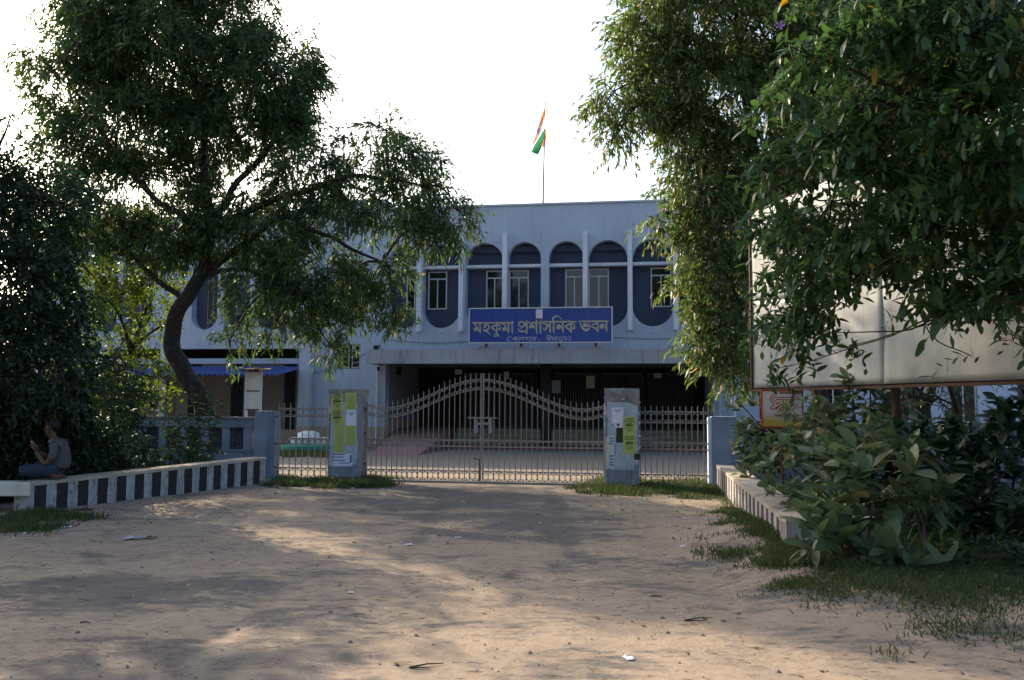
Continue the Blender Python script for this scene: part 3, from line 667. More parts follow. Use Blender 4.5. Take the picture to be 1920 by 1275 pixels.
# third word (traced at 21.25 px per photo px)
S3 = [[[(315,348,6),(385,375,50),(900,370,60),(1440,366,60),(1522,388,6)]],
 [[(358,395,16),(410,530,60),(500,660,82),(612,722,105),(705,690,82),(752,600,48),(742,520,48),(690,438,6)],[(560,520,100),(620,562,90),(690,525,60),(692,438,6)]],
 [[(1080,370,60),(1080,650,56),(1097,828,4)],[(1080,412,50),(950,480,60),(815,556,34),(900,612,60),(1000,662,60),(1060,760,38),(1097,828,4)]],
 [[(1172,570,40),(1215,492,52),(1300,500,54),(1370,590,52),(1420,700,38),(1447,820,4)],[(1427,370,64),(1430,650,55),(1447,820,6)]]]
B3 = [[], [(562,512,78)], [], [(1230,590,84)]]
letters('lettering', 21.25, 1070, 585, S3, B3, M['letter'], SB)
# small second line (traced at 6.62 px per photo px)
w4 = 7
S4 = [[[(620,478,5),(905,478,5)]], [[(598,474,5),(562,477,7),(537,497,8),(543,521,8),(566,521,7)]],
 [[(641,480,7),(641,524,7)],[(640,484,6),(602,500,7),(640,517,6)]], [[(656,472,7),(656,526,7)]],
 [[(737,480,7),(737,526,7)],[(737,488,6),(716,488,7),(704,506,7),(692,492,7),(676,506,7),(690,520,6)]],
 [[(823,480,7),(823,527,7)],[(758,484,6),(792,488,7),(772,512,7)],[(790,500,6),(822,514,6)],[(812,534,6),(830,538,6),(842,530,5)]],
 [[(883,480,7),(883,526,7)],[(882,484,6),(846,500,7),(882,517,6)]],
 [[(928,508,9),(934,524,5)]],
 [[(1018,478,5),(1338,474,5)]], [[(1015,468,5),(1042,456,7),(1076,462,7),(1093,480,7),(1093,526,7)]],
 [[(1066,480,7),(1066,524,7)],[(1065,484,6),(1028,500,7),(1065,517,6)]],
 [[(1146,480,7),(1146,524,7)],[(1145,484,6),(1110,500,7),(1145,517,6)]],
 [[(1162,482,6),(1180,510,7),(1204,518,8),(1222,500,7),(1212,486,5)],[(1184,494,8),(1204,502,6)],[(1190,530,6),(1216,533,6),(1226,524,5)]],
 [[(1318,478,7),(1318,522,7)],[(1244,480,6),(1264,500,6),(1290,504,6),(1318,520,5)]]]
B4 = [[]]*6 + [[(864,530,4)]] + [[]]*4 + [[(1126,528,4)]] + [[]] + [[(1264,510,8)]]
letters('lettering', 6.62, 870, 560, S4, B4, M['letterpale'], SB, .004)
# ================================================================ GATE, GATEPOSTS, RAILINGS
G = GF.px
def gzr(px, py, v=0.0): return G(px, py, v)[1]
zb0, zb1 = .03, .235                          # bottom scroll band
zm0, zm1 = .735, .865                         # ring band
def bar(parent, x, z0, z1, r=.011, mat='iron', name='bar'):
    return MB().box((x-r, -r, z0), (x+r, r, z1)).build(name, M[mat], parent)
_ring = None
def ring_mesh():
    global _ring
    if _ring is None:
        a = [((.056*math.cos(t)), 0, .056*math.sin(t)) for t in np.linspace(0, 2*math.pi, 15)]
        _ring = MB().tube(a, .0105, 4, cap=False, up=(0, 1, 0)).mesh('ring', M['iron'])
    return _ring
def scroll_pts(hw, hh, s):
    P_ = [(.10, .42), (.26, .50), (.42, .66), (.34, .86), (.12, .90), (.02, .78)]   # inner curl, normalised: x/hw, z/hh
    arc = [(math.sin(a), math.cos(a)) for a in np.linspace(R(12), R(168), 11)]
    top = [(.12, .62), (.24, .50), (.40, .58), (.42, .76), (.24, .92)]
    q = top + arc + [(x, -z) for x, z in top[::-1]]
    return [(s*x*hw, z*hh) for x, z in q]
def scroll(parent, x, zc, hw, hh, slope=0.0, me=None, mat='iron'):
    if me is None:
        mb = MB()
        for s in (-1, 1):
            mb.tube([(px_, 0, pz + slope * px_) for px_, pz in scroll_pts(hw, hh, s)], .0095, 4, up=(0, 1, 0))
        me = mb.mesh('scroll', M[mat])
    return link('scroll', me, parent, loc=(x, 0, zc))
uGL, uGM, uGR = G(686, 880)[0], G(903, 880)[0], G(1133, 880)[0]
HALF = (uGR - uGL) / 2
def top_z(u):                                 # the swept top of the gate
    t = (u - uGM) / (uGM - uGL if u < uGM else uGR - uGM); a = abs(t)
    if a < .86: return 1.53 + .61 * (math.cos(math.pi * a / .86) + 1) / 2
    return 1.53 + .07 * (a - .86) / .14
def leaf_gate(uA, uB, label):
    root = in_frame('gate_leaf', label, 'gate', GF, uA); L = uB - uA; n = 22; pitch = L / n
    for x in (0.0, L):
        MB().box((x - .014, -.016, .0), (x + .014, .016, top_z(uA + x) + (.05 if (abs(uA + x - uGM) > .1) else .12))).build('stile', M['iron'], root)
    for zz in (zb0, zb1, zm0, zm1):
        MB().box((.02, -.014, zz - .011), (L - .02, .014, zz + .011)).build('rail', M['iron'], root)
    for off in (0, -.215):
        MB().tube([(x, 0, top_z(uA + x) + off) for x in np.linspace(0, L, 34)], .013, 4, up=(0, 1, 0)).build('curved_rail', M['iron'], root)
    for k in range(1, n):
        x = k * pitch; zt_ = top_z(uA + x) + .15
        MB().add([(x-.0078,-.009,zb0),(x+.0078,-.009,zb0),(x+.0078,.009,zb0),(x-.0078,.009,zb0),(x-.0078,-.009,zt_-.05),(x+.0078,-.009,zt_-.05),(x+.0078,.009,zt_-.05),(x-.0078,.009,zt_-.05),(x,0,zt_)],
                 [(0,1,5,4),(1,2,6,5),(2,3,7,6),(3,0,4,7),(4,5,8),(5,6,8),(6,7,8),(7,4,8)]).build('bar', M['iron'], root)
    me = None
    for k in range(n // 2):
        x = (2*k + 1) * pitch; e = .05
        sl = (top_z(uA + x + e) - top_z(uA + x - e)) / (2*e)
        scroll(root, x, top_z(uA + x) - .1075, pitch*.97, .098, sl)
        s = scroll(root, x, (zb0 + zb1)/2, pitch*.97, .094, 0, me); me = s.data
    for k in range(n):
        link('ring', ring_mesh(), root, loc=((k + .5) * pitch, 0, (zm0 + zm1)/2))
    return root
gl = leaf_gate(uGL, uGM - .025, 'left leaf of the arched scrollwork iron gate in front of the porch')
gr_ = leaf_gate(uGM + .025, uGR, 'right leaf of the arched scrollwork iron gate in front of the porch')
bolt = MB(); x = uGM - uGL; bolt.tube([(x - .045, -.04, -.0), (x - .045, -.04, .50)], .012, 6); bolt.tube([(x - .045, -.04, .48), (x - .16, -.04, .50)], .009, 5)
bolt.build('drop_bolt', M['rust'], gl)
for zz in (.35, 1.0, 1.5):
    MB().box((-.09, -.03, zz - .02), (0, .03, zz + .02)).build('hinge', M['rust'], gl)
def railing(uA, uB, n, zt0, zt1, label):
    root = in_frame('railing_panel', label, 'railing', GF, uA); L = uB - uA; pitch = L / n
    for zz in (zb0, zb1, zm0, zm1, zt0, zt1):
        MB().box((0, -.014, zz - .011), (L, .014, zz + .011)).build('rail', M['iron'], root)
    for k in range(0, n + 1):
        x = min(max(k * pitch, .02), L - .02); zt_ = zt1 + .13
        MB().add([(x-.0078,-.009,zb0),(x+.0078,-.009,zb0),(x+.0078,.009,zb0),(x-.0078,.009,zb0),(x-.0078,-.009,zt_-.05),(x+.0078,-.009,zt_-.05),(x+.0078,.009,zt_-.05),(x-.0078,.009,zt_-.05),(x,0,zt_)],
                 [(0,1,5,4),(1,2,6,5),(2,3,7,6),(3,0,4,7),(4,5,8),(5,6,8),(6,7,8),(7,4,8)]).build('bar', M['iron'], root)
        if k < n: link('ring', ring_mesh(), root, loc=((k + .5) * pitch, 0, (zm0 + zm1)/2))
    m1 = m2 = None
    for k in range(n // 2):
        x = (2*k + 1) * pitch
        s = scroll(root, x, (zt0 + zt1)/2, pitch*.97, (zt1-zt0)/2 - .01, 0, m1); m1 = s.data
        s = scroll(root, x, (zb0 + zb1)/2, pitch*.97, .094, 0, m2); m2 = s.data
    for zz in (zb1, zm0, zt0):
        MB().box((-.05, -.02, zz - .015), (0, .02, zz + .015)).build('hinge_pin', M['rust'], root)
    return root
railing(G(520, 830)[0], G(614, 830)[0], 8, gzr(566, 781), gzr(566, 766), 'short iron railing between the end post and the gatepost left of the gate')
railing(G(1199, 830)[0], G(1331, 830)[0], 12, gzr(1265, 793), gzr(1265, 772), 'wider iron railing between the poster covered gatepost and the post right of the gate')

def post(name, u0, u1, v0, v1, h, mat, label, F=GF):
    root = in_frame(name, label, 'gatepost', F, (u0+u1)/2, v0); hw = (u1-u0)/2
    b = bevel(MB().box((-hw, 0, -.1), (hw, v1-v0, h)).build('shaft', mat, root), .012, 2)
    return root, hw
vf = -.40
pl0, pl1 = G(615, 820, vf)[0], G(672, 820, vf)[0]
PL, hl = post('gatepost', pl0, pl1, vf, .22, gzr(645, 730, vf), M['post'], 'weathered blue gatepost left of the gate pasted with five lime green handbills')
MB().box((-hl - .004, -.004, gzr(645, 730, vf) - .10), (hl + .004, .62, gzr(645, 730, vf) + .004)).build('stained_cap', M['postgrey'], PL)
pr0, pr1 = G(1134, 820, vf)[0], G(1198.5, 820, vf)[0]
zPR = gzr(1166, 728.5, vf)
PR, hr = post('gatepost', pr0, pr1, vf, .20, zPR, M['post'], 'weathered blue gatepost right of the gate with torn grey paper and one long lime handbill')
def sheet(P_, u_off, v, px0, py0, px1, py1, mat, off, label=None, jag=0.0, name='poster'):
    """pasted sheet given by its corners in photo pixels on the post's front face"""
    a, z1 = G(px0, py0, v); b, z0 = G(px1, py1, v); a -= u_off; b -= u_off; k = 6
    top = [(a + (b-a)*i/k, z1 + rng.uniform(-jag, jag)) for i in range(k+1)]; bot = [(b - (b-a)*i/k, z0 + rng.uniform(-jag, jag)) for i in range(k+1)]
    rt = [(b + rng.uniform(-jag, jag)*.5, z1 + (z0-z1)*i/4) for i in range(1, 4)]; lf = [(a + rng.uniform(-jag, jag)*.5, z0 + (z1-z0)*i/4) for i in range(1, 4)]
    pts = top + rt + bot + lf
    return MB().poly([(x, -off, z) for x, z in pts], (0, off - .0005, 0)).build(name, mat, P_, label=label)
def txt(P_, s, u_off, v, px, py, h, mat, off, sx=1.0):
    """printed line centred on a photo position"""
    c = bpy.data.curves.new('print', 'FONT'); c.body = s; c.align_x = 'CENTER'; c.align_y = 'CENTER'; c.size = 1.0; c.extrude = 0; c.resolution_u = 2; c.offset = .03
    t = bpy.data.objects.new('print', c); dg = bpy.context.evaluated_depsgraph_get(); COL.objects.link(t); dg.update()
    me = bpy.data.meshes.new_from_object(t.evaluated_get(dg)); bpy.data.objects.remove(t); me.name = 'print'
    me.materials.clear(); me.materials.append(mat); u, z = G(px, py, v); sc = h / .72
    me.transform(Matrix.Translation((u - u_off, -off, z)) @ Matrix.Diagonal((sc*sx, 1, sc, 1)) @ Matrix.Rotation(math.pi/2, 4, 'X'))
    return me
def squig(mb, u_off, v, px, py, wpx, hpx, off, dens=1.0):
    """a line of small print as rows of short dabs"""
    x = px - wpx/2
    while x < px + wpx/2:
        l = rng.uniform(.6, 1.6)
        a, z1 = G(x, py - hpx/2, v); b, z0 = G(x + l*.8, py + hpx/2, v)
        mb.add([(a-u_off, -off, z0), (b-u_off, -off, z0), (b-u_off, -off, z1), (a-u_off, -off, z1)], [(0,1,2,3)]); x += l
def handbill(P_, uo, v, px, py, off):
    """lime bill: ENGLISH headline and lines of print, centred at px with its headline row at py"""
    for s, dy, h, sx in (('ENGLISH', 0, .030, 1.0), ('KNOWWELL', 4.6, .030, .80)):
        link('print', txt(P_, s, uo, v, px, py + dy, h, M['ink'], off, sx), P_)
    mb = MB(); squig(mb, uo, v, px, py + 8.2, 9, 1.4, off); squig(mb, uo, v, px, py + 11.8, 14.5, 3.4, off); squig(mb, uo, v, px, py + 15.8, 15, .7, off); squig(mb, uo, v, px, py + 17.6, 14, .6, off)
    squig(mb, uo, v, px, py + 21, 4, 1.8, off); squig(mb, uo, v, px, py + 21, 14, .4, off); squig(mb, uo, v, px, py + 24, 12, .4, off)
    mb.build('print', M['ink'], P_)
uo = (pl0 + pl1)/2
for a, b, c, d, mt, off in ((620, 752, 668, 874, 'paperold', .002), (622, 738, 642, 791, 'lime', .006), (648, 736.5, 668, 769, 'lime', .006), (648, 797, 667, 836, 'lime', .005), (627, 784, 645, 848, 'lime', .009), (650, 769, 667, 798, 'paper', .010), (626, 850, 660, 874, 'paper', .004)):
    s = sheet(PL, uo, vf, a, b, c, d, M[mt], off, {'lime': None, 'paper': 'white sheet pasted over the green ones'}.get(mt), .012 if mt != 'paperold' else .05)
handbill(PL, uo, vf, 632, 740.5, .0115); handbill(PL, uo, vf, 632, 771, .0115)
mb = MB()
for cx, ys_ in ((658, range(741, 767, 3)), (636, range(800, 846, 4)), (658, range(803, 834, 4))):
    for y in ys_: squig(mb, uo, vf, cx, y, 13, .6, .0125)
mb.build('print', surf('green_ink', (.10, .17, .02), amt=.2, bmp=0), PL)
mb = MB(); squig(mb, uo, vf, 658.5, 774.5, 11, 1.4, .0135); squig(mb, uo, vf, 658.5, 778, 6, 1.4, .0135); mb.build('print', M['ink'], PL)
mb = MB(); 
for y in (852, 857, 863, 868): squig(mb, uo, vf, 640 + rng.uniform(-8, 8), y, 22, 2, .0055)
squig(mb, uo, vf, 658, 860, 3, 14, .006); mb.build('print', M['inkblue'], PL, kind='stuff')
uo = (pr0 + pr1)/2
MB().poly([(-hr-.004, -.012, zPR + .004), (hr+.004, -.012, zPR + .004), (hr+.004, -.012, zPR - .36), (.15, -.014, zPR - .27), (-.05, -.012, zPR - .24), (-hr-.004, -.012, zPR - .25)][::-1], (0, .010, 0)).build('torn_paper', M['postgrey'], PR)
MB().box((-hr-.004, 0, zPR - .2), (hr+.004, .604, zPR + .004)).build('stained_cap', M['postgrey'], PR)
for a, b, c, d, mt, off, jg in ((1138, 752, 1196, 870, 'paperold', .002, .03), (1147, 764, 1169, 794, 'paper', .008, .005), (1152, 786, 1170, 802, 'paper', .005, .006), (1168, 781, 1192, 851, 'lime', .010, .004), (1155, 795, 1170, 830, 'ink', .004, .01), (1139, 803, 1156, 816, 'paperold', .007, .01),
                      (1152, 830, 1189, 881, 'paperold', .006, .004), (1136, 817, 1152, 880, 'board', .003, .02), (1189, 850, 1200, 862, 'ink', .0035, .004)):
    sheet(PR, uo, vf, a, b, c, d, M[mt], off, None, jg)
handbill(PR, uo, vf, 1180, 785.5, .0125); handbill(PR, uo, vf, 1180, 819, .0125)
mb = MB(); squig(mb, uo, vf, 1158, 769, 13, 1.2, .0095); squig(mb, uo, vf, 1158, 772.5, 6, 1.2, .0095)
for y in (821, 829, 847): squig(mb, uo, vf, 1192.5, y, 6, 1.6, .0095)
mb.build('print', M['ink'], PR)
mb = MB()
for y in (822, 827, 832, 855, 861, 867, 872): squig(mb, uo, vf, 1145 + rng.uniform(-1, 2), y, 8, 3.4, .0045)
squig(mb, uo, vf, 1153.5, 843, 1.6, 24, .0075); mb.build('print', surf('sky_blue_ink', (.05, .22, .42), amt=.4, bmp=0), PR)
mb = MB(); 
u, z = G(1159, 796.5, vf); mb.add([(u - uo + .03*math.cos(a), -.0095, z + .03*math.sin(a)) for a in np.linspace(0, 2*math.pi, 12)[:-1]], [tuple(range(11))])
mb.build('print', M['inkred'], PR)
mb = MB()                                    # peeling flakes along the edges
for k in range(26):
    z = rng.uniform(.7, 1.75); s = rng.choice([-1, 1]); x = s * hr
    mb.add([(x, -.003, z), (x + s*rng.uniform(.005, .035), -.02, z + .01), (x, -.003, z + rng.uniform(.02, .06))], [(0, 1, 2)])
mb.build('paper_flakes', M['paper'], PR, kind='stuff')
# end posts
vE = -.10
e0, e1 = G(476, 830, vE)[0], G(500, 830, vE)[0]
root, hw = post('gatepost', e0, e1, vE, .38, gzr(490, 770.5, vE), M['boundary'], 'plain blue grey end post where the left boundary wall meets the railing')
MB().box((hw + .001, .06, -.05), (hw + .15, .34, gzr(490, 770.5, vE) - .02)).build('jamb', M['boundary'], root)
e2, e3 = G(1335, 830, vE)[0], G(1381, 830, vE)[0]
root, hw = post('gatepost', e2, e3, vE, .40, gzr(1358, 781, vE), M['boundary'], 'plain blue end post right of the gate above the faded striped wall')
MB().box((-hw - .07, .06, -.05), (-hw - .001, .3, gzr(1358, 781, vE) - .02)).build('jamb', M['white'], root)  # pale colour stands for the sunlit side of the post
MB().box((-hw - .003, -.006, gzr(1358, 781, vE) - .5), (-hw + .2, -.001, gzr(1358, 781, vE) - .01)).build('plaster_skim', M['boundary'], root)

# ================================================================ BOUNDARY WALLS WITH PIERCED PANELS
def boundary(label, uA, uB, zt_, sgn):
    root = in_frame('boundary_wall', label, 'wall', GF, uA, .06); L = abs(uB - uA)
    X = lambda x: sgn * x
    MB().box((X(0), 0, zt_ - .21), (X(L), .24, zt_ - .03)).build('top_beam', M['boundary'], root)
    MB().box((X(0), -.03, zt_ - .03), (X(L), .27, zt_ + .015)).build('coping', M['boundtop'], root)
    MB().box((X(0), 0, -.1), (X(L), .24, .56)).build('plinth', M['boundary'], root)
    MB().box((X(0), -.02, .56), (X(L), .26, .60)).build('sill', M['boundary'], root)
    pitch = .50; n = int(L / pitch); pm = None; lm = None
    for k in range(n):
        x = (k + .0) * pitch
        if pm is None:
            pm = MB().box((-.085, .02, .60), (.085, .22, zt_ - .21)).mesh('pier', M['boundary'])
            g = MB(); w_, h0, h1 = pitch - .17, .60, zt_ - .21; nc, nr = 4, 6
            cw, chh = w_/nc, (h1-h0)/nr
            for i in range(nc):                # each cell: square ring with a round-ish hole
                for j in range(nr):
                    cx, cz = -w_/2 + cw*(i+.5), h0 + chh*(j+.5); r_ = cw*.29; no = 8
                    outer = [(cx + cw/2*sx_, cz + chh/2*sz_) for sx_, sz_ in ((1,0),(1,1),(0,1),(-1,1),(-1,0),(-1,-1),(0,-1),(1,-1))]
                    inner = [(cx + r_*math.cos(math.pi*q/4), cz + r_*math.sin(math.pi*q/4)) for q in range(8)]
                    vs = [(x_, .09, z_) for x_, z_ in outer + inner] + [(x_, .15, z_) for x_, z_ in inner]
                    g.add(vs, [(q, (q+1) % 8, 8+(q+1) % 8, 8+q) for q in range(8)] + [(8+q, 8+(q+1) % 8, 16+(q+1) % 8, 16+q) for q in range(8)])
                    g.add([(x_, .15, z_) for x_, z_ in outer + inner], [(q, (q+1) % 8, 8+(q+1) % 8, 8+q)[::-1] for q in range(8)])
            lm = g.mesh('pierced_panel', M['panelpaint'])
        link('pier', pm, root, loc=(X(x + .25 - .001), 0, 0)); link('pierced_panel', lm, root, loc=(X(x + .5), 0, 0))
    return root
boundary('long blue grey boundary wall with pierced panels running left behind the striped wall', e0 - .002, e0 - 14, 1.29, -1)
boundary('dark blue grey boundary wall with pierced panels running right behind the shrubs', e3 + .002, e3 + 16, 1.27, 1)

# ================================================================ LOW STRIPED WALLS
def low_wall(label, A, Bp, hA, hB, width, side, smat, name='low_wall', caps=M['coping']):
    """A, Bp ground points of the face seen from the road; side=+1/-1 where the thickness goes (local y)"""
    d = Bp - A; L = d.length; ang = math.atan2(d.y, d.x)
    root = thing(name, label, 'low wall', (A.x, A.y, 0), ang)
    n = 40; mb = MB(); y1 = side * width
    def row(x, h): 
        j = noise.noise(Vector((x*3, side, 0))) * .008
        return [(x, 0 + j, -.1), (x, 0 + j*.5, h - .05), (x, y1, h - .05), (x, y1, -.1)]
    vs = []
    for i in range(n + 1): vs += row(L*i/n, hA + (hB-hA)*i/n)
    fs = [(4*i+k, 4*(i+1)+k, 4*(i+1)+k+1, 4*i+k+1) for i in range(n) for k in range(3)] + [(0,1,2,3), (4*n+3, 4*n+2, 4*n+1, 4*n)]
    mb.add(vs, fs); mb.build('painted_face', smat, root)
    cp = MB(); vs = []
    for i in range(n + 1):
        x = L*i/n - (.01 if i == 0 else -.01 if i == n else 0); h = hA + (hB-hA)*i/n; j = noise.noise(Vector((x*4, 5, side))) * .010
        vs += [(x, -side*.015 + j, h-.05), (x, -side*.012 + j, h + j*.4), (x, y1 + side*.015, h), (x, y1 + side*.015, h-.05)]
    fs = [(4*i+k, 4*(i+1)+k, 4*(i+1)+(k+1) % 4, 4*i+(k+1) % 4) for i in range(n) for k in range(4)] + [(0,1,2,3), (4*n+3, 4*n+2, 4*n+1, 4*n)]
    cp.add(vs, fs); cp.build('coping', caps, root)
    return root
LA, LB = gnd(497, 906), gnd(56, 961)
lwl = low_wall('low wall with bold black and white stripes where the person sits', LA, LB, .52, .43, .34, -1, M['stripe'])
dd = (LB - LA).normalized(); nn = Vector((-dd.y, dd.x, 0)) * -1
# pale beam turning left from its near end
bm = thing('concrete_bench', 'pale concrete beam bench joining the near end of the striped wall', 'bench', (LB.x, LB.y, 0), math.pi)
bevel(MB().box((.01, -.33, .23), (2.6, 0.02, .43)).build('slab', M['board'], bm), .02)
MB().box((1.9, -.30, -.05), (2.2, -.02, .23)).build('support', M['concrete'], bm)
RA, RB = gnd(1341, 912), Vector((2.86, 8.95, 0))
lwr = low_wall('low wall with faded grey stripes running toward the road below the shrubs', RA, RB, .46, .45, .36, 1, M['striper'])
lwe = low_wall('short unpainted return of the low wall half buried in big shrub leaves', RB + Vector((-.004, 0, 0)), RB + Vector((.95, -.08, 0)), .452, .45, .30, 1, M['concrete'])

# ================================================================ THINGS IN THE YARD
pc = gnd(578, 846); pc.z = 0
fo = thing('tiered_fountain', 'round white and green tiered fountain base behind the left railing', 'fountain', pc)
MB().lathe([(.92, 0), (.92, .20), (.86, .24), (.6, .24)], 40).build('outer_kerb', M['green'], fo, smooth=False)
MB().lathe([(.62, .22), (.62, .40), (.68, .42), (.68, .46), (.3, .46)], 40).build('middle_tier', M['plantwhite'], fo)
bevel(MB().lathe([(.36, .455), (.36, .60), (.33, .63), (.26, .635), (.24, .68), (.18, .685)], 36).build('top_tier', M['plantwhite'], fo), .01)
tb = gnd(905, 836)
tp_ = BF.w(BF.px(905, 815, 1.7)[0], 1.7, .51)
tb = thing('white_table', 'small white table standing on the porch steps behind the gate', 'table', tp_, -R(9))
w_ = .52; hT = .62
bevel(MB().box((-.56, -.2, hT - .05), (.56, .2, hT)).build('tabletop', M['plantwhite'], tb), .01)
for sx_ in (-.27, .31): 
    for sy_ in (-.14, .14): MB().box((sx_ - .045, sy_ - .03, 0), (sx_ + .045, sy_ + .03, hT - .052)).build('leg', M['plantwhite'], tb)
MB().box((-.225, -.02, .32), (.265, .02, .42)).build('stretcher', M['plantwhite'], tb)
q = BF.w(BF.px(1214, 835, .2)[0], .1, .10)
sb = thing('low_bench', 'low grey bench standing before the porch behind the right railing', 'bench', q, -R(9))
MB().box((-.45, -.16, .30), (.45, .16, .35)).build('seat', M['concrete'], sb)
for sx_ in (-.25, .25): MB().box((sx_ - .05, -.12, 0), (sx_ + .05, .12, .298)).build('leg', M['concrete'], sb)

# notice board on posts behind the left wall
nb = at(474, 800, 19.6); nbz = lambda y: at(474, y, 19.6).z
NBo = thing('notice_board', 'blank weathered cream board on two thin posts behind the left wall', 'notice board', (nb.x, nb.y, 0), -R(12))
hw = (at(489, 730, 19.6).x - at(461, 730, 19.6).x)/2 * 1.03
for k, (a, b) in enumerate(((768, 733), (733, 697))):
    MB().box((-hw + .02, -.02, nbz(a) + .008), (hw - .04, .0, nbz(b) - .008)).build('panel', M['board'], NBo)
for x in (-hw - .02, hw - .02): MB().box((x - .03, -.01, 0), (x + .03, .04, nbz(693))).build('post', M['alum'], NBo)
for y in (768, 733, 696): MB().box((-hw, -.03, nbz(y) - .012), (hw - .02, -.005, nbz(y) + .012)).build('rail', M['rust'], NBo)
MB().poly([(-hw - .12, -.30, nbz(697)), (hw + .30, -.25, nbz(696)), (hw + .12, .25, nbz(691)), (-hw + .05, .2, nbz(692))], (0, 0, .02)).build('tin_cover', M['rust'], NBo)
MB().poly([(-hw + .02, -.28, nbz(695)), (hw - .05, -.30, nbz(695)), (hw + .05, .0, nbz(690.5)), (-hw + .1, .0, nbz(691))], (0, 0, .02)).build('tin_cover', M['rust'], NBo)

# ================================================================ BILLBOARD
A_ = at(1413, 727, 14.0); A_.z = 0; B_ = at(1925, 727, 8.7); B_.z = 0
d = B_ - A_; L = d.length
BB = thing('billboard', 'large blank pale flex billboard on rusty frame behind the big leaves', 'billboard', A_, math.atan2(d.y, d.x))
z0, z1 = at(1413, 727, 14.0).z, at(1413, 727, 14.0).z + 2.9
z0 = 1.90
nP = 3; ps = [0, .53*L*.62, L*.66, L]
ps = [0, (at(1722, 700, 11.0) - Vector((A_.x, A_.y, 0))).to_2d().length, L + 1.0]
for k in range(2):                           # rippled sheets, lower courses and a sagging upper course
    for j, (za, zb_) in enumerate(((z0, z0 + 1.45), (z0 + 1.45, z1))):
        nx_, nz_ = 26, 16; vs = []
        for jj in range(nz_ + 1):
            for i in range(nx_ + 1):
                x = ps[k] + .001 + (ps[k+1] - ps[k] - .002) * i / nx_; sag = .10 * math.sin(math.pi * i / nx_)
                z = za + .004 + (zb_ - za - .008) * jj / nz_ - sag * (jj / nz_ if j == 0 else 1 - jj / nz_)
                r_ = noise.noise(Vector((x * 1.6, z * 1.2, k + 3*j))) * .022 + noise.noise(Vector((x*5, z*3, 9))) * .012
                vs.append((x, r_ - .004 * j, z))
        mb = MB(); mb.add(vs, [(jj*(nx_+1)+i, jj*(nx_+1)+i+1, (jj+1)*(nx_+1)+i+1, (jj+1)*(nx_+1)+i) for jj in range(nz_) for i in range(nx_)])
        o = mb.build('flex_sheet', M['tarp'], BB, smooth=True)
        sm = o.modifiers.new('thickness', 'SOLIDIFY'); sm.thickness = .004
for zz in (z0 - .02, (z0+z1)/2, z1 + .02):
    MB().box((-.03, .06, zz - .025), (ps[2], .11, zz + .025)).build('frame_bar', M['rust'], BB)
MB().box((-.05, -.03, z0 - .05), (-.01, .11, z1 + .05)).build('frame_edge', M['rust'], BB)
MB().box((-.03, -.03, z0 - .05), (ps[2], .05, z0 - .015)).build('frame_edge', M['rust'], BB)
for x in (.25, ps[1], ps[2] - .3):
    MB().tube([(x, .16, -.2), (x, .16, z1)], .05, 10).build('post', M['rust'], BB)
    MB().tube([(x, .18, z1 - .6), (x, 1.6, 0)], .03, 8).build('brace', M['rust'], BB)

# small red bordered sign
YS = 12.9; sA, sB = at(1428, 802, YS), at(1505, 731, YS)
SS = thing('small_sign', 'small white and yellow sign with red border and red outlined lettering', 'sign', ((sA.x+sB.x)/2, YS, 0), R(-3))
sw_, z0, z1 = (sB.x - sA.x)/2, sA.z, sB.z
def sgn_mat():
    m, nt, bs = new_mat('sign_white_to_yellow'); tc = N(nt, 'ShaderNodeTexCoord'); sp = N(nt, 'ShaderNodeSeparateXYZ'); nt.links.new(tc.outputs['Object'], sp.inputs[0])
    f = mth(nt, 'DIVIDE', mth(nt, 'SUBTRACT', sp.outputs[2], z0), z1 - z0)
    c = ramp(nt, mth(nt, 'ADD', f, mth(nt, 'MULTIPLY', noise_n(nt, 9, 3), .06)), .20, .44, (.52, .38, .06, 1), (.62, .57, .52, 1)); nt.links.new(c, bs.inputs['Base Color']); bs.inputs['Roughness'].default_value = .5; return m
MB().box((-sw_ + .02, 0, z0 + .02), (sw_ - .02, .015, z1 - .02)).build('panel', sgn_mat(), SS)
for bx in (((-sw_, -.01, z0), (sw_, .02, z0 + .02)), ((-sw_, -.01, z1 - .02), (sw_, .02, z1)), ((-sw_, -.01, z0 + .02), (-sw_ + .02, .02, z1 - .02)), ((sw_ - .02, -.01, z0 + .02), (sw_, .02, z1 - .02))):
    MB().box(*bx).build('border', surf('sign_red', (.42, .03, .03), amt=.3), SS)
MB().tube([(0, .04, -.1), (0, .04, z1 - .1)], .025, 8).build('post', M['rust'], SS)
mp = lambda X, Y: (-sw_ + 2*sw_*(X-330)/850, -.002, z1 - (z1-z0)*(Y-270)/770)
Z_ = [[(640,395,42),(600,385,42),(535,460,42),(625,560,42),(560,640,40),(520,615,30)],[(560,650,40),(700,560,42),(740,540,42)],[(640,690,40),(740,590,40)],[(650,690,32),(770,695,32)],[(800,470,52),(800,690,52)],[(630,447,36),(1090,447,36)],[(905,470,36),(935,520,36),(890,600,36),(950,640,36),(1040,545,40)]]
mb = MB(); e = .001
for s in Z_: strokes(mb, [(a, b, c + 26) for a, b, c in s], mp, 1, e); e += .0004
mb.build('lettering', bpy.data.materials['sign_red'], SS)
mb = MB(); e = .006
for s in Z_: strokes(mb, [(a, b, max(c - 14, 8)) for a, b, c in s], mp, 1, e); e += .0004
mb.build('lettering_fill', surf('sign_cream', (.72, .64, .50), amt=.2, bmp=0), SS)
mb = MB()
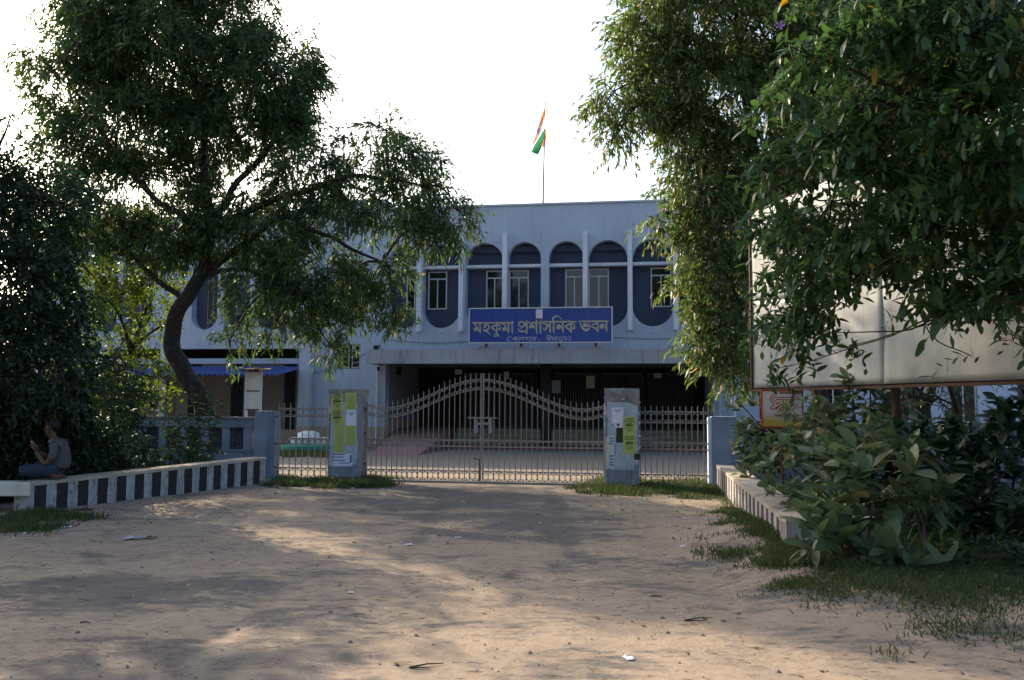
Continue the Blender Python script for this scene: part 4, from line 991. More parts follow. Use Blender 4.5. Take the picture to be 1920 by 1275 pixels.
for y, x0, x1 in ((790, 600, 1100), (330, 700, 1120), (880, 950, 1150)):
    x = x0
    while x < x1:
        l = rng.uniform(20, 50); a = mp(x, y + 22); b = mp(x + l*.75, y - 22); mb.add([(a[0], -.004, a[2]), (b[0], -.004, a[2]), (b[0], -.004, b[2]), (a[0], -.004, b[2])], [(0,1,2,3)]); x += l
mb.build('lettering', surf('sign_brown_ink', (.22, .08, .05), amt=.3, bmp=0), SS)

# ================================================================ PERSON SITTING CROSS-LEGGED ON THE STRIPED WALL
def skin_body(name, verts, edges, mat, parent, root_i=0, sub=2):
    me = bpy.data.meshes.new(name); me.from_pydata([v[:3] for v in verts], edges, []); me.materials.append(mat)
    o = link(name, me, parent)
    md = o.modifiers.new('skin', 'SKIN'); md.use_smooth_shade = True
    for i, v in enumerate(verts):
        sv = me.skin_vertices[0].data[i]; sv.radius = (v[3], v[4] if len(v) > 4 else v[3]); sv.use_root = (i == root_i)
    s = o.modifiers.new('sub', 'SUBSURF'); s.levels = s.render_levels = sub
    return o
pw = at(122, 905, 13.0)
t_ = ((13.05 - LA.y) / (LB.y - LA.y)); base = LA + (LB - LA) * t_ + nn * .14
PE = thing('person', 'person in a striped shirt and jeans sitting cross legged on the striped wall reading', 'person', (base.x, base.y, .445), R(8))
# local: faces -x, y to the back; seat at z=0
hip = (0.0, .05, .13, .12, .10)
body = [hip, (.02, .05, .28, .10, .10), (.02, .05, .42, .12, .10), (-.03, .05, .53, .10, .08), (-.08, .05, .59, .058, .058), (-.12, .05, .645, .062, .060),
        (-.135, .05, .71, .086, .078), (-.145, .05, .785, .092, .082), (-.125, .05, .845, .06, .06),
        (-.03, -.12, .51, .062), (.0, -.19, .36, .048), (-.10, -.19, .22, .042), (-.22, -.12, .34, .032), (-.29, -.09, .42, .026),   # near arm
        (-.03, .22, .51, .062), (-.02, .28, .36, .048), (-.12, .26, .24, .042), (-.24, .16, .34, .032), (-.31, .12, .40, .026),      # far arm
        (-.08, -.10, .13, .075), (-.42, -.30, .15, .065), (-.22, -.10, .07, .050), (.0, .02, .05, .045),                                # near leg
        (-.08, .20, .13, .075), (-.44, .34, .17, .065), (-.26, .10, .08, .050), (-.06, -.06, .06, .045)]
E = [(0,1),(1,2),(2,3),(3,4),(4,5),(5,6),(6,7),(7,8),(3,9),(9,10),(10,11),(11,12),(12,13),(3,14),(14,15),(15,16),(16,17),(17,18),(0,19),(19,20),(20,21),(21,22),(0,23),(23,24),(24,25),(25,26)]
skin_body('body', body, E, M['skin'], PE)
# face, ear, hair
fc = MB()
fc.add([(-.22, .05, .735), (-.255, .05, .725), (-.218, .035, .725), (-.218, .065, .725), (-.225, .05, .775)], [(0,1,2),(0,3,1),(4,2,1),(4,1,3),(2,0,3)])
fc.build('nose', M['skin'], PE, smooth=True)
for s_ in (-1, 1):
    MB().lathe([(0, -.03), (.016, -.015), (.016, .015), (0, .03)], 8, (-.13, .05 + s_*.083, .75)).build('ear', M['skin'], PE, smooth=True)
    MB().lathe([(0, -.008), (.011, 0), (0, .008)], 8, (-.218, .05 + s_*.032, .765)).build('eye', M['hair'], PE)
    MB().box((-.228, .05 + s_*.032 - .018, .783), (-.214, .05 + s_*.032 + .018, .791)).build('eyebrow', M['hair'], PE)
MB().box((-.222, .028, .698), (-.205, .072, .706)).build('mouth', surf('lips', (.16, .06, .05), amt=.2), PE)
hb = bpy.data.meshes.new('hair'); import bmesh
bm_ = bmesh.new(); bmesh.ops.create_icosphere(bm_, subdivisions=4, radius=1)
for v in bm_.verts:
    p = v.co; k = 1 + .07 * noise.noise(p * 4) + .03 * noise.noise(p * 14); q = Vector((p.x*.122*k, p.y*.106*k, p.z*.108*k))
    if p.z < .05 and p.x < .35: q = q * .72
    if p.x < -.35 and p.z < .45: q = q * .75
    v.co = q + Vector((-.122, .05, .80))
bm_.to_mesh(hb); bm_.free(); hb.materials.append(M['hair']); hb.polygons.foreach_set('use_smooth', [True]*len(hb.polygons)); link('hair', hb, PE)
# shirt follows the torso and upper arms; collar and sleeves end at the forearm
m, nt, bs = new_mat('striped_shirt'); tc = N(nt, 'ShaderNodeTexCoord'); sp = N(nt, 'ShaderNodeSeparateXYZ'); nt.links.new(tc.outputs['Object'], sp.inputs[0])
st_ = mth(nt, 'GREATER_THAN', mth(nt, 'FRACT', mth(nt, 'MULTIPLY', mth(nt, 'ADD', sp.outputs[2], mth(nt, 'MULTIPLY', sp.outputs[0], .3)), 38)), .6)
nt.links.new(mix(nt, st_, (.085, .085, .09), (.055, .056, .065)), bs.inputs['Base Color']); bs.inputs['Roughness'].default_value = .9; bump(nt, bs, noise_n(nt, 7, 4), .8, .03)
shirt = [(0.01, .05, .12, .18, .165), (.03, .05, .27, .165, .155), (.03, .05, .41, .165, .138), (-.02, .05, .525, .135, .105), (-.05, .05, .575, .07, .075),
         (-.02, -.125, .52, .075), (.01, -.20, .36, .062), (-.05, -.20, .28, .056), (-.02, .225, .52, .075), (-.01, .29, .36, .062), (-.07, .28, .29, .056)]
skin_body('shirt', shirt, [(0,1),(1,2),(2,3),(3,4),(3,5),(5,6),(6,7),(3,8),(8,9),(9,10)], m, PE)
MB().add([(-.135, .0, .585), (-.15, -.03, .54), (-.08, -.045, .56), (-.03, -.02, .61), (-.135, .10, .585), (-.15, .13, .54), (-.08, .145, .56), (-.03, .12, .61)], [(0,1,2,3), (4,7,6,5), (3,2,6,7)]).build('collar', surf('shirt_collar', (.17, .175, .19), amt=.3), PE)
jeans = [(0.0, .05, .12, .165, .15), (-.08, -.10, .135, .112), (-.42, -.30, .155, .085), (-.24, -.12, .075, .068), (-.10, -.03, .062, .055), (-.08, .20, .135, .112), (-.44, .34, .175, .085), (-.28, .12, .085, .068), (-.16, .02, .068, .055)]
skin_body('jeans', jeans, [(0,1),(1,2),(2,3),(3,4),(0,5),(5,6),(6,7),(7,8)], M['jeans'], PE)
for (fx, fy, fz, s_) in ((.06, -.06, .045, 1), (-.0, -.12, .05, -1)):
    skin_body('foot', [(fx - .06, fy + .02, fz, .04), (fx, fy - .02, fz, .042), (fx + .08, fy - .07, fz - .005, .038, .028), (fx + .13, fy - .10, fz - .012, .026, .016)], [(0,1),(1,2),(2,3)], M['skin'], PE)
def hand(w_, dr, up, side):
    """palm with four curled fingers and a thumb"""
    w_, dr, up = Vector(w_), Vector(dr).normalized(), Vector(up).normalized(); sd_ = dr.cross(up).normalized()
    v = [(*w_, .024, .018), (*(w_ + dr*.045), .034, .016), (*(w_ + dr*.08), .034, .014)]; e = [(0,1),(1,2)]
    o = skin_body('hand', v, e, M['skin'], PE)
    for k, l in enumerate((.062, .070, .066, .050)):
        b = w_ + dr*.082 + sd_*(k - 1.5)*.019
        p = [b - dr*.015, b + dr*l*.35, b + dr*l*.68 + up*l*.22, b + dr*l*.78 + up*l*.55]
        skin_body('finger', [(*q, .0085) for q in p], [(0,1),(1,2),(2,3)], M['skin'], PE, sub=1)
    b = w_ + dr*.03 + sd_*side*.03; p = [b, b + sd_*side*.022 + dr*.02 + up*.01, b + sd_*side*.018 + dr*.042 + up*.03]
    skin_body('thumb', [(*q, .0105) for q in p], [(0,1),(1,2)], M['skin'], PE, sub=1)
hand((-.29, -.09, .42), (-.45, .25, .75), (-.3, .6, .3), -1); hand((-.31, .12, .40), (-.5, -.1, .7), (.2, -.6, .3), 1)
pz = MB(); b0 = Vector((base.x, base.y, .445))
RD = thing('booklet', 'small white booklet held open in the hands of the sitting person', 'booklet', b0 + Vector((-.37, .03, .50)), R(8))
MB().poly([(0, -.07, -.045), (0, .005, -.05), (-.045, .005, .06), (-.045, -.07, .065)], (.006, 0, .002)).build('page', M['paper'], RD)
MB().poly([(0, .006, -.05), (-.02, .08, -.045), (-.065, .08, .055), (-.045, .006, .06)], (.006, 0, .002)).build('page', M['paper'], RD)
# ================================================================ FOLIAGE
def leaf_array(base, dirs, L, W, droop=.25, twist=None, n=3):
    """many small curved leaves in one mesh: base (N,3), dirs (N,3), lengths, widths"""
    K = len(base); dirs = dirs / np.linalg.norm(dirs, axis=1, keepdims=True)
    rnd = rng.normal(size=(K, 3)); side = np.cross(dirs, rnd); side /= np.linalg.norm(side, axis=1, keepdims=True) + 1e-9
    L = np.asarray(L)[:, None] * np.ones((K, 1)); W = np.asarray(W)[:, None] * np.ones((K, 1)); dn = np.array([0, 0, -1.0])
    mid = base + dirs * L * .5 + dn * L * droop * .25; tip = base + dirs * L * .92 + dn * L * droop
    v = np.stack([base, mid + side * W * .5, tip, mid - side * W * .5], 1).reshape(-1, 3)
    return v
def quads_mesh(name, v, mat, parent=None, tris=False, **tags):
    k = 3 if tris else 4; n = len(v) // k
    me = bpy.data.meshes.new(name); me.vertices.add(len(v)); me.vertices.foreach_set('co', v.astype(np.float32).ravel())
    me.loops.add(n * k); me.loops.foreach_set('vertex_index', np.arange(n * k, dtype=np.int32)); me.polygons.add(n)
    me.polygons.foreach_set('loop_start', np.arange(0, n*k, k, dtype=np.int32)); me.polygons.foreach_set('loop_total', np.full(n, k, dtype=np.int32))
    me.update(calc_edges=True); me.materials.append(mat); return link(name, me, parent, **tags)
def lobe_px(px, py, rx, ry, Y, dpt=None):
    """an ellipsoid of foliage: place and size as they appear in the photo, at its own distance Y"""
    c = at(px, py, Y); s = Y / FPX; return (c, np.array([rx * s, (dpt if dpt else (rx + ry) / 2 * s * .9), ry * s]))
def limb(mb, pts, n=7, wob=.05):
    P_ = smooth_pts([(p[0], p[1], p[2], r_) for p, r_ in pts], 5); s = random.random() * 50
    ps = [Vector(q[:3]) + Vector((noise.noise(Vector((i*.35, s, 0))), noise.noise(Vector((i*.35, s, 5))), noise.noise(Vector((i*.35, s, 9))))) * wob for i, q in enumerate(P_)]
    mb.tube(ps, [max(.004, q[3]) for q in P_], n); return ps
def crown(root, lobes, ntw, per, L, W, mat, src, droop=.25, twl=.45, down=.35, gap=.0, gapsc=.9, bark='bark', shell=.35, spread=.8, twig_every=2, name='crown', branches=True, jit=.10):
    vol = np.array([s[0]*s[1]*s[2] for _, s in lobes]) ** .8; pr = vol / vol.sum(); B_ = []; D_ = []; tw = MB(); bch = MB()
    for li, (c, s) in enumerate(lobes):
        c = np.array(c); k = max(3, int(ntw * pr[li]))
        if branches and src:
            s0 = min(src, key=lambda p: (Vector(c) - p).length + max(0, p.z - c[2]) * .5)
            mid = (Vector(c) + s0) / 2 + Vector((0, 0, .25)); limb(bch, [(s0, .04), (mid, .028), (Vector(c), .014)], 5, .05)
            for q in range(5):
                e = Vector(c) + Vector(rng.normal(size=3) * s * .55); limb(bch, [(Vector(c), .014), ((Vector(c)+e)/2 + Vector(rng.normal(size=3)*.06), .009), (e, .003)], 4, .04)
        d = rng.normal(size=(k*3, 3)); d /= np.linalg.norm(d, axis=1, keepdims=True)
        r_ = rng.uniform(shell, 1, size=(k*3, 1)) ** (1/2.2); p = c + d * r_ * s
        if gap > 0:
            keep = np.array([noise.noise(Vector(q) * gapsc) > -1 + gap*1.0 - .0 for q in p]); nz = np.array([noise.noise(Vector(q) * gapsc) for q in p]); keep = nz > np.quantile(nz, gap)
            p = p[keep]; d = d[keep]
        p = p[:k]; d = d[:k]
        out = (p - c) / s; out = out * .9 + rng.normal(size=out.shape) * .55; out[:, 2] -= down; out /= np.linalg.norm(out, axis=1, keepdims=True)
        tl = twl * rng.uniform(.6, 1.4, size=(len(p), 1))
        for i in range(0, len(p), twig_every):
            q = Vector(p[i]); dd_ = Vector(out[i]); tw.tube([q - dd_*.25, q + dd_*tl[i, 0]*.5, q + dd_*tl[i, 0] + Vector((0, 0, -.08*tl[i, 0]))], [.007, .005, .002], 3, cap=False)
        for t in np.linspace(.0, 1.0, per):
            b = p + out * tl * t; b[:, 2] -= .25 * tl[:, 0] * t * t; b += rng.normal(size=b.shape) * jit * .35
            ld = out + rng.normal(size=b.shape) * spread; ld[:, 2] -= down * .7; B_.append(b); D_.append(ld)
    Bm = np.concatenate(B_); Dm = np.concatenate(D_); K = len(Bm)
    v = leaf_array(Bm, Dm, L * rng.uniform(.6, 1.35, K), W * rng.uniform(.7, 1.3, K), droop)
    quads_mesh(name, v, mat, root, kind='stuff')
    if tw.v: tw.build('twigs', M[bark], root, kind='stuff')
    if bch.v: bch.build('branches', M[bark], root, smooth=True, kind='stuff')

# ---- big acacia behind the left wall
Y1 = 20.2
tb_ = at(388, 800, Y1); tb_.z = 0
T1 = thing('acacia_tree', 'big spreading acacia with a curved dark trunk left of the gate', 'tree', tb_)
def loc(p, o): return Vector(p) - Vector(o.location)
def L3(px, py, Y): return loc(at(px, py, Y), T1)
tr_ = MB()
tpts = limb(tr_, [(Vector((.0, 0, -.1)), 0.246), (L3(384, 775, Y1), 0.221), (L3(368, 735, Y1), 0.221), (L3(340, 690, Y1), 0.205), (L3(322, 645, Y1), 0.193), (L3(330, 592, Y1), 0.180), (L3(360, 545, Y1), 0.164), (L3(382, 500, Y1), 0.148), (L3(393, 450, Y1), 0.123), (L3(398, 400, Y1), 0.107)], 12, .05)
tr_.build('trunk', M['bark'], T1, smooth=True)
src = [L3(393, 430, Y1)]
for pts in ([(378, 510, 20.2, .11), (430, 475, 20, .085), (520, 415, 19.8, .07), (580, 425, 19.6, .055), (650, 458, 19.5, .045), (730, 500, 19.4, .02)],
            [(396, 420, 20.2, .12), (388, 330, 20.2, .10), (380, 230, 20.3, .08), (350, 100, 20.4, .04)],
            [(396, 410, 20.2, .11), (450, 340, 20.3, .08), (520, 250, 20.4, .06), (560, 150, 20.6, .03)],
            [(390, 450, 20.2, .10), (330, 400, 19.9, .08), (250, 330, 19.6, .06), (150, 200, 19.5, .03)],
            [(396, 430, 20.2, .10), (480, 390, 20, .08), (600, 350, 19.7, .06), (700, 330, 19.5, .04), (800, 350, 19.4, .02)],
            [(368, 530, 20.2, .08), (420, 505, 20, .06), (490, 515, 19.9, .04), (560, 560, 19.8, .02)],
            [(350, 560, 20.2, .08), (290, 520, 20.4, .06), (240, 470, 20.6, .04), (150, 440, 20.8, .02)]):
    b_ = MB(); ps = limb(b_, [(L3(a, b, c), r_) for a, b, c, r_ in pts], 8, .13); b_.build('branch', M['bark'], T1, smooth=True); src += ps[4::4]
def lob(T, *a): c, s = lobe_px(*a); return (Vector(c) - Vector(T.location), s)
l1 = [lob(T1, *a) for a in ((330, 95, 175, 125, 20.5), (490, 130, 110, 100, 20.3), (205, 70, 120, 90, 20.2), (130, 160, 80, 50, 20), (85, 120, 55, 24, 19.8), (240, 230, 130, 80, 20), (400, 240, 140, 70, 20.6), (555, 165, 55, 70, 20.3), (500, 240, 90, 50, 20.4),
      (130, 270, 70, 50, 20.2), (250, 350, 130, 60, 20.4), (130, 400, 100, 50, 20.6), (600, 320, 85, 50, 19.8), (700, 290, 80, 50, 19.6), (775, 320, 65, 50, 19.5), (725, 245, 32, 22, 19.6), (740, 385, 95, 34, 19.5), (640, 375, 80, 34, 19.7),
      (250, 20, 120, 70, 20.5), (400, 20, 110, 60, 20.6), (330, -90, 200, 90, 20.8), (820, 380, 40, 45, 19.4), (330, 420, 90, 40, 20.2))]
crown(T1, l1, 7200, 14, .19, .044, M['leafac'], src, droop=.3, twl=.48, gap=.30, gapsc=1.0, spread=.8)
l1b = [lob(T1, *a) for a in ((440, 370, 100, 40, 20.5), (835, 420, 50, 32, 19.5), (862, 395, 26, 30, 19.4), (790, 430, 40, 28, 19.5), (500, 430, 80, 50, 20), (420, 440, 70, 45, 20.3), (585, 490, 90, 60, 19.8), (640, 540, 65, 55, 19.7), (560, 560, 70, 45, 19.8), (610, 600, 45, 38, 19.7), (480, 530, 50, 45, 19.9), (725, 500, 45, 28, 19.5), (738, 560, 24, 40, 19.5), (742, 600, 16, 20, 19.5),
      (300, 450, 70, 35, 20.4), (622, 650, 20, 26, 19.7), (430, 640, 22, 24, 20), (520, 610, 28, 24, 19.9), (200, 420, 80, 40, 20.8), (450, 590, 18, 25, 20))]
crown(T1, l1b, 1750, 13, .18, .044, M['leafac'], src, droop=.35, twl=.42, gap=.25, gapsc=1.3, spread=.8, name='hanging_foliage')
# ---- smaller sunlit tree behind the wall
T2 = thing('leafy_sapling', 'slender tree with backlit yellow green leaves behind the left wall', 'tree', (at(205, 800, 21.5).x, 21.5, 0))
def L3b(px, py, Y): return loc(at(px, py, Y), T2)
b_ = MB(); ps = limb(b_, [(Vector((0, 0, -.1)), .10), (L3b(212, 730, 21.5), .085), (L3b(245, 665, 21.5), .07), (L3b(262, 610, 21.5), .05), (L3b(285, 560, 21.5), .025)], 8); b_.build('trunk', M['bark'], T2, smooth=True); src = ps[3:]
for pts in ([(245, 665, .05), (228, 600, .035), (190, 545, .02)], [(250, 650, .05), (290, 620, .03), (320, 600, .012)], [(230, 690, .05), (170, 660, .035), (120, 640, .015)], [(180, 575, .05), (220, 556, .045), (262, 540, .03)]):
    b_ = MB(); ps = limb(b_, [(L3b(a, b, 21.3), r_) for a, b, r_ in pts], 6); b_.build('branch', M['bark'], T2, smooth=True); src += ps[2:]
l2 = [lob(T2, *a) for a in ((200, 530, 70, 40, 21.3), (255, 520, 55, 38, 21.3), (150, 560, 50, 45, 21.5), (215, 600, 50, 22, 21.2), (285, 590, 40, 40, 21.3), (190, 690, 80, 50, 21), (255, 700, 60, 45, 21), (280, 745, 35, 28, 21), (150, 740, 80, 45, 21), (235, 760, 60, 30, 21), (225, 650, 40, 20, 21.4), (300, 520, 40, 35, 21.3), (135, 500, 60, 30, 21.5), (60, 600, 50, 30, 22))]
crown(T2, l2, 1050, 12, .10, .060, M['leafyel'], src, droop=.15, twl=.42, gap=.35, gapsc=1.4, down=.1)
# ---- yellow-green tree further behind, glimpsed through the acacia
# ---- dark tree at the left edge, nearer the road
T3 = thing('dark_tree', 'dark dense tree with feathery leaves filling the left edge above the person', 'tree', (-9.6, 14.6, 0))
def L3c(px, py, Y): return loc(at(px, py, Y), T3)
b_ = MB(); ps = limb(b_, [(Vector((0, 0, -.1)), .20), (Vector((.1, 0, 1.6)), .17), (Vector((.3, 0, 3.2)), .13), (Vector((.5, 0, 5.2)), .06)], 10); b_.build('trunk', M['bark'], T3, smooth=True); src = ps[4:]
b_ = MB(); ps = limb(b_, [(L3c(95, 660, 14.8), .10), (L3c(112, 640, 14.8), .085), (L3c(140, 612, 14.7), .06), (L3c(160, 580, 14.7), .03)], 8); b_.build('branch', M['bark'], T3, smooth=True); src += ps
l3 = [lob(T3, *a) for a in ((10, 300, 80, 50, 14.5), (15, 235, 30, 14, 14.2), (60, 370, 100, 70, 14.6), (30, 450, 130, 90, 14.4), (110, 480, 70, 50, 14.6), (60, 560, 120, 70, 14.4), (110, 600, 60, 35, 14.6), (30, 650, 120, 90, 14.4), (110, 700, 100, 70, 14.5), (180, 720, 90, 50, 14.6), (60, 760, 110, 60, 14.3), (170, 775, 90, 40, 14.9), (-80, 400, 130, 160, 14.2), (-80, 650, 130, 200, 14.2), (130, 385, 60, 40, 14.7), (60, 700, 120, 60, 13.4), (120, 745, 80, 30, 13.3), (20, 520, 90, 70, 13.6), (-20, 600, 90, 70, 14.8), (10, 380, 70, 60, 14.8),
      (-250, 400, 180, 180, 14.4), (-260, 600, 200, 220, 14.4))]
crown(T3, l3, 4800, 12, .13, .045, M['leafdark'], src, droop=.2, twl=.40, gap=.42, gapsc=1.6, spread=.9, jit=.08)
# ---- undergrowth behind the person
T4 = thing('hedge_bush', 'dark tangled bush between the striped wall and the pierced wall', 'bush', (-8.2, 15.6, 0))
l4 = [lob(T4, *a) for a in ((30, 800, 110, 60, 14.8), (150, 820, 80, 50, 15.8), (60, 860, 120, 55, 14.4), (190, 870, 60, 35, 16), (0, 900, 90, 50, 14.2), (230, 850, 40, 30, 16.6), (110, 860, 60, 45, 15))]
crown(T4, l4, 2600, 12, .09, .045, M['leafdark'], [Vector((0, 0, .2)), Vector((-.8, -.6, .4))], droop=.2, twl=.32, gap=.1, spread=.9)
# off to the left, trees along the road verge that keep the forecourt in shade
for k, (x, y, h, rr) in enumerate(((-12.5, 8.5, 5.6, 3.0), (-13.2, 14.5, 6.2, 2.6), (-15.5, 12.0, 6.5, 3.4), (-9.6, 5.6, 4.4, 2.2), (-14.5, 4.0, 5.6, 3.0), (-17, 18.5, 7, 3.4))):
    T = thing('offframe_verge_tree', 'shade tree %s along the verge beyond the left edge' % ['near the bench', 'beside the dark tree', 'set back from the verge', 'closest to the camera', 'at the roadside behind the first', 'far behind the wall'][k], 'tree', (x, y, 0), group='trees along the left verge')
    b_ = MB(); ps = limb(b_, [(Vector((0, 0, -.1)), .20), (Vector((.1, .1, h*.4)), .15), (Vector((0, .2, h*.8)), .08)], 8); b_.build('trunk', M['bark'], T, smooth=True)
    ls = [(Vector((rng.uniform(-.45, .45)*rr, rng.uniform(-.45, .45)*rr, h + rng.uniform(-.35, .3)*rr)), np.array([rr*.55]*3) * rng.uniform(.8, 1.15)) for q in range(7)]
    crown(T, ls, 620, 8, .26, .12, M['leafac'], ps[3:], droop=.3, twl=.6, gap=.15, twig_every=4)
for k, (x, y, h, rr) in enumerate(((10.5, 6.0, 5.0, 2.8), (11.5, 10.5, 5.5, 3.0), (8.6, 3.2, 4.6, 2.2))):  # unseen trees, added to keep sky light off the right side
    T = thing('offframe_verge_tree', 'unseen tree %s added beyond the right edge to block sky light' % ['level with the overhanging tree', 'behind the overhanging tree', 'nearest to the camera'][k], 'tree', (x, y, 0), group='unseen trees added to darken the right side')
    b_ = MB(); ps = limb(b_, [(Vector((0, 0, -.1)), .20), (Vector((.1, .1, h*.4)), .15), (Vector((0, .2, h*.8)), .08)], 8); b_.build('trunk', M['bark'], T, smooth=True)
    ls = [(Vector((rng.uniform(-.45, .45)*rr, rng.uniform(-.45, .45)*rr, h + rng.uniform(-.8, .3)*rr)), np.array([rr*.55]*3) * rng.uniform(.8, 1.15)) for q in range(8)]
    crown(T, ls, 620, 8, .26, .12, M['leafac'], ps[3:], droop=.3, twl=.6, gap=.15, twig_every=4)
# ---- tall weeds growing against the pierced wall
for k, (px, py, h, lab) in enumerate(((392, 862, 122, 'tallest feathery weed standing against the pierced wall left of the gate'), (318, 872, 95, 'second feathery weed left of the tallest one at the pierced wall'), (366, 866, 50, 'low leafy weed at the foot of the tallest weed'), (440, 858, 28, 'small weed sprouting beside the blue end post'), (285, 880, 40, 'dark low weed near the middle of the striped wall'))):
    Yw = 17.3; b0 = at(px, py + 16, Yw); T = thing('tall_weed', lab, 'weed', (b0.x, Yw, 0)); hh = h * 1.3 * Yw / FPX + .1; Bs = []; Ds = []
    st_ = MB(); tops = []
    for q in range(4 if h > 60 else 3):
        lean = Vector((rng.uniform(-.25, .25), rng.uniform(-.2, .2), 1)) * hh * rng.uniform(.75, 1.0); st_.tube([(0, 0, 0), tuple(lean*.5 + Vector((.02, 0, 0))), tuple(lean)], [.012, .008, .003], 4)
        for t in np.linspace(.2, 1, int(10 + h/8)):
            a = rng.uniform(0, 6.28); fd = np.array([math.cos(a), math.sin(a), .35]); b = np.array(lean) * t; fl = .26 * (1.15 - t*.5)
            for s in np.linspace(.1, 1, 9):
                for sg in (-1, 1):
                    Bs.append(b + fd*fl*s + np.array([0, 0, -.10*s*s])); Ds.append(np.cross(fd, [0, 0, 1]) * sg + fd*.5 + np.array([0, 0, -.2]))
    st_.build('stem', M['barklight'], T)
    quads_mesh('leaves', leaf_array(np.array(Bs), np.array(Ds), np.full(len(Bs), .085), np.full(len(Bs), .028), .2), M['weed'], T, kind='stuff')

# ---- right acacia behind the wall
T5 = thing('acacia_tree', 'tall acacia with pale tipped leaves right of the gate in front of the building', 'tree', (at(1560, 800, 18.5).x, 18.5, 0))
def L3d(px, py, Y): return loc(at(px, py, Y), T5)
b_ = MB(); ps = limb(b_, [(Vector((0, 0, -.1)), .22), (L3d(1530, 700, 18.5), .20), (L3d(1480, 560, 18.4), .17), (L3d(1440, 400, 18.3), .13), (L3d(1400, 200, 18.2), .09), (L3d(1380, 20, 18), .05)], 10); b_.build('trunk', M['bark'], T5, smooth=True); src = ps[6:]
for pts in ([(1455, 450, .09), (1400, 380, .06), (1320, 330, .03)], [(1425, 300, .08), (1330, 220, .06), (1220, 190, .03)], [(1475, 540, .08), (1420, 560, .05), (1370, 600, .03)], [(1400, 200, .07), (1480, 100, .05), (1550, 0, .03)]):
    b_ = MB(); q = limb(b_, [(L3d(a, b, 18.2), r_) for a, b, r_ in pts], 7); b_.build('branch', M['bark'], T5, smooth=True); src += q[2:]
l5 = [lob(T5, *a) for a in ((1330, 40, 170, 75, 18.2), (1220, 60, 70, 60, 18), (1260, 150, 95, 70, 18), (1175, 190, 60, 42, 17.8), (1150, 170, 35, 30, 17.8), (1160, 235, 32, 28, 17.8), (1150, 265, 14, 20, 17.7), (1360, 180, 120, 90, 18.3), (1300, 250, 70, 50, 18), (1330, 320, 80, 60, 18.2), (1300, 380, 72, 50, 18), (1420, 300, 90, 90, 18.6), (1360, 430, 85, 60, 18.1), (1330, 490, 72, 55, 18), (1370, 560, 75, 60, 18), (1345, 620, 55, 50, 17.9), (1390, 660, 60, 50, 18), (1322, 680, 32, 22, 17.8), (1450, 480, 80, 90, 18.6), (1250, 400, 28, 30, 17.9), (1480, 80, 110, 110, 18.6), (1600, 150, 140, 160, 19), (1560, 330, 120, 100, 19), (1420, 700, 40, 25, 18), (1780, 200, 160, 200, 19), (1330, -80, 200, 80, 18.4))]
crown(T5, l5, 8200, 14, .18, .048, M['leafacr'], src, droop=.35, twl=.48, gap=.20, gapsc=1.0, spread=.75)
# ---- willowy tree behind the billboard feet
T6 = thing('leaning_tree', 'dark leaning tree with narrow leaves behind the right wall below the billboard', 'tree', (at(1735, 810, 17.8).x, 17.8, 0))
def L3e(px, py, Y): return loc(at(px, py, Y), T6)
b_ = MB(); q = limb(b_, [(Vector((0, 0, -.1)), .20), (L3e(1728, 770, 17.8), .19), (L3e(1705, 720, 17.8), .16), (L3e(1680, 600, 17.8), .10)], 9); b_.build('trunk', M['bark'], T6, smooth=True)
b_ = MB(); limb(b_, [(L3e(1728, 780, 17.8), .12), (L3e(1750, 720, 17.8), .10), (L3e(1790, 620, 17.8), .05)], 8); b_.build('branch', M['bark'], T6, smooth=True)
l6 = [lob(T6, *a) for a in ((1690, 690, 40, 30, 17.6), (1800, 700, 50, 35, 17.6), (1770, 760, 30, 30, 17.2), (1800, 770, 24, 30, 17.2), (1680, 760, 25, 25, 17.4), (1850, 640, 80, 50, 17.8), (1720, 560, 120, 60, 18.4), (1850, 480, 120, 80, 18.4))]
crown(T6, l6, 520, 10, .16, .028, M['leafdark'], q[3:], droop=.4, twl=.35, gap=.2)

# ---- broad leaves as single objects
def broad_leaf(name, L, W, mat, fold=.18, curl=.22, shape=1.0):
    """one broad leaf: blade in eight facets folded along its midrib, drooping to the tip, with a short stalk"""
    prof = [(0, .04), (.18, .55), (.45, 1.0), (.68, .92 * shape), (.86, .55), (1.0, 0.0)]; mb = MB(); vs = []
    for t, w_ in prof:
        z = -curl * L * t * t; vs += [(L*t, 0, z), (L*t, W/2*w_, z + fold*W/2*w_), (L*t, -W/2*w_, z + fold*W/2*w_)]
    fs = []
    for i in range(len(prof) - 1):
        a, b = 3*i, 3*(i+1); fs += [(a, b, b+1, a+1), (a, a+2, b+2, b)] if i < len(prof)-2 else [(a, b, a+1), (a, a+2, b)]
    mb.add(vs, fs); mb.tube([(-.12*L, 0, .03*L), (0, 0, 0)], .003, 3, cap=False); return mb.mesh(name, mat, smooth=True)
def orient(d, roll):
    d = Vector(d).normalized(); q = d.to_track_quat('X', 'Z'); return (q.to_matrix() @ Matrix.Rotation(roll, 3, 'X')).to_euler()
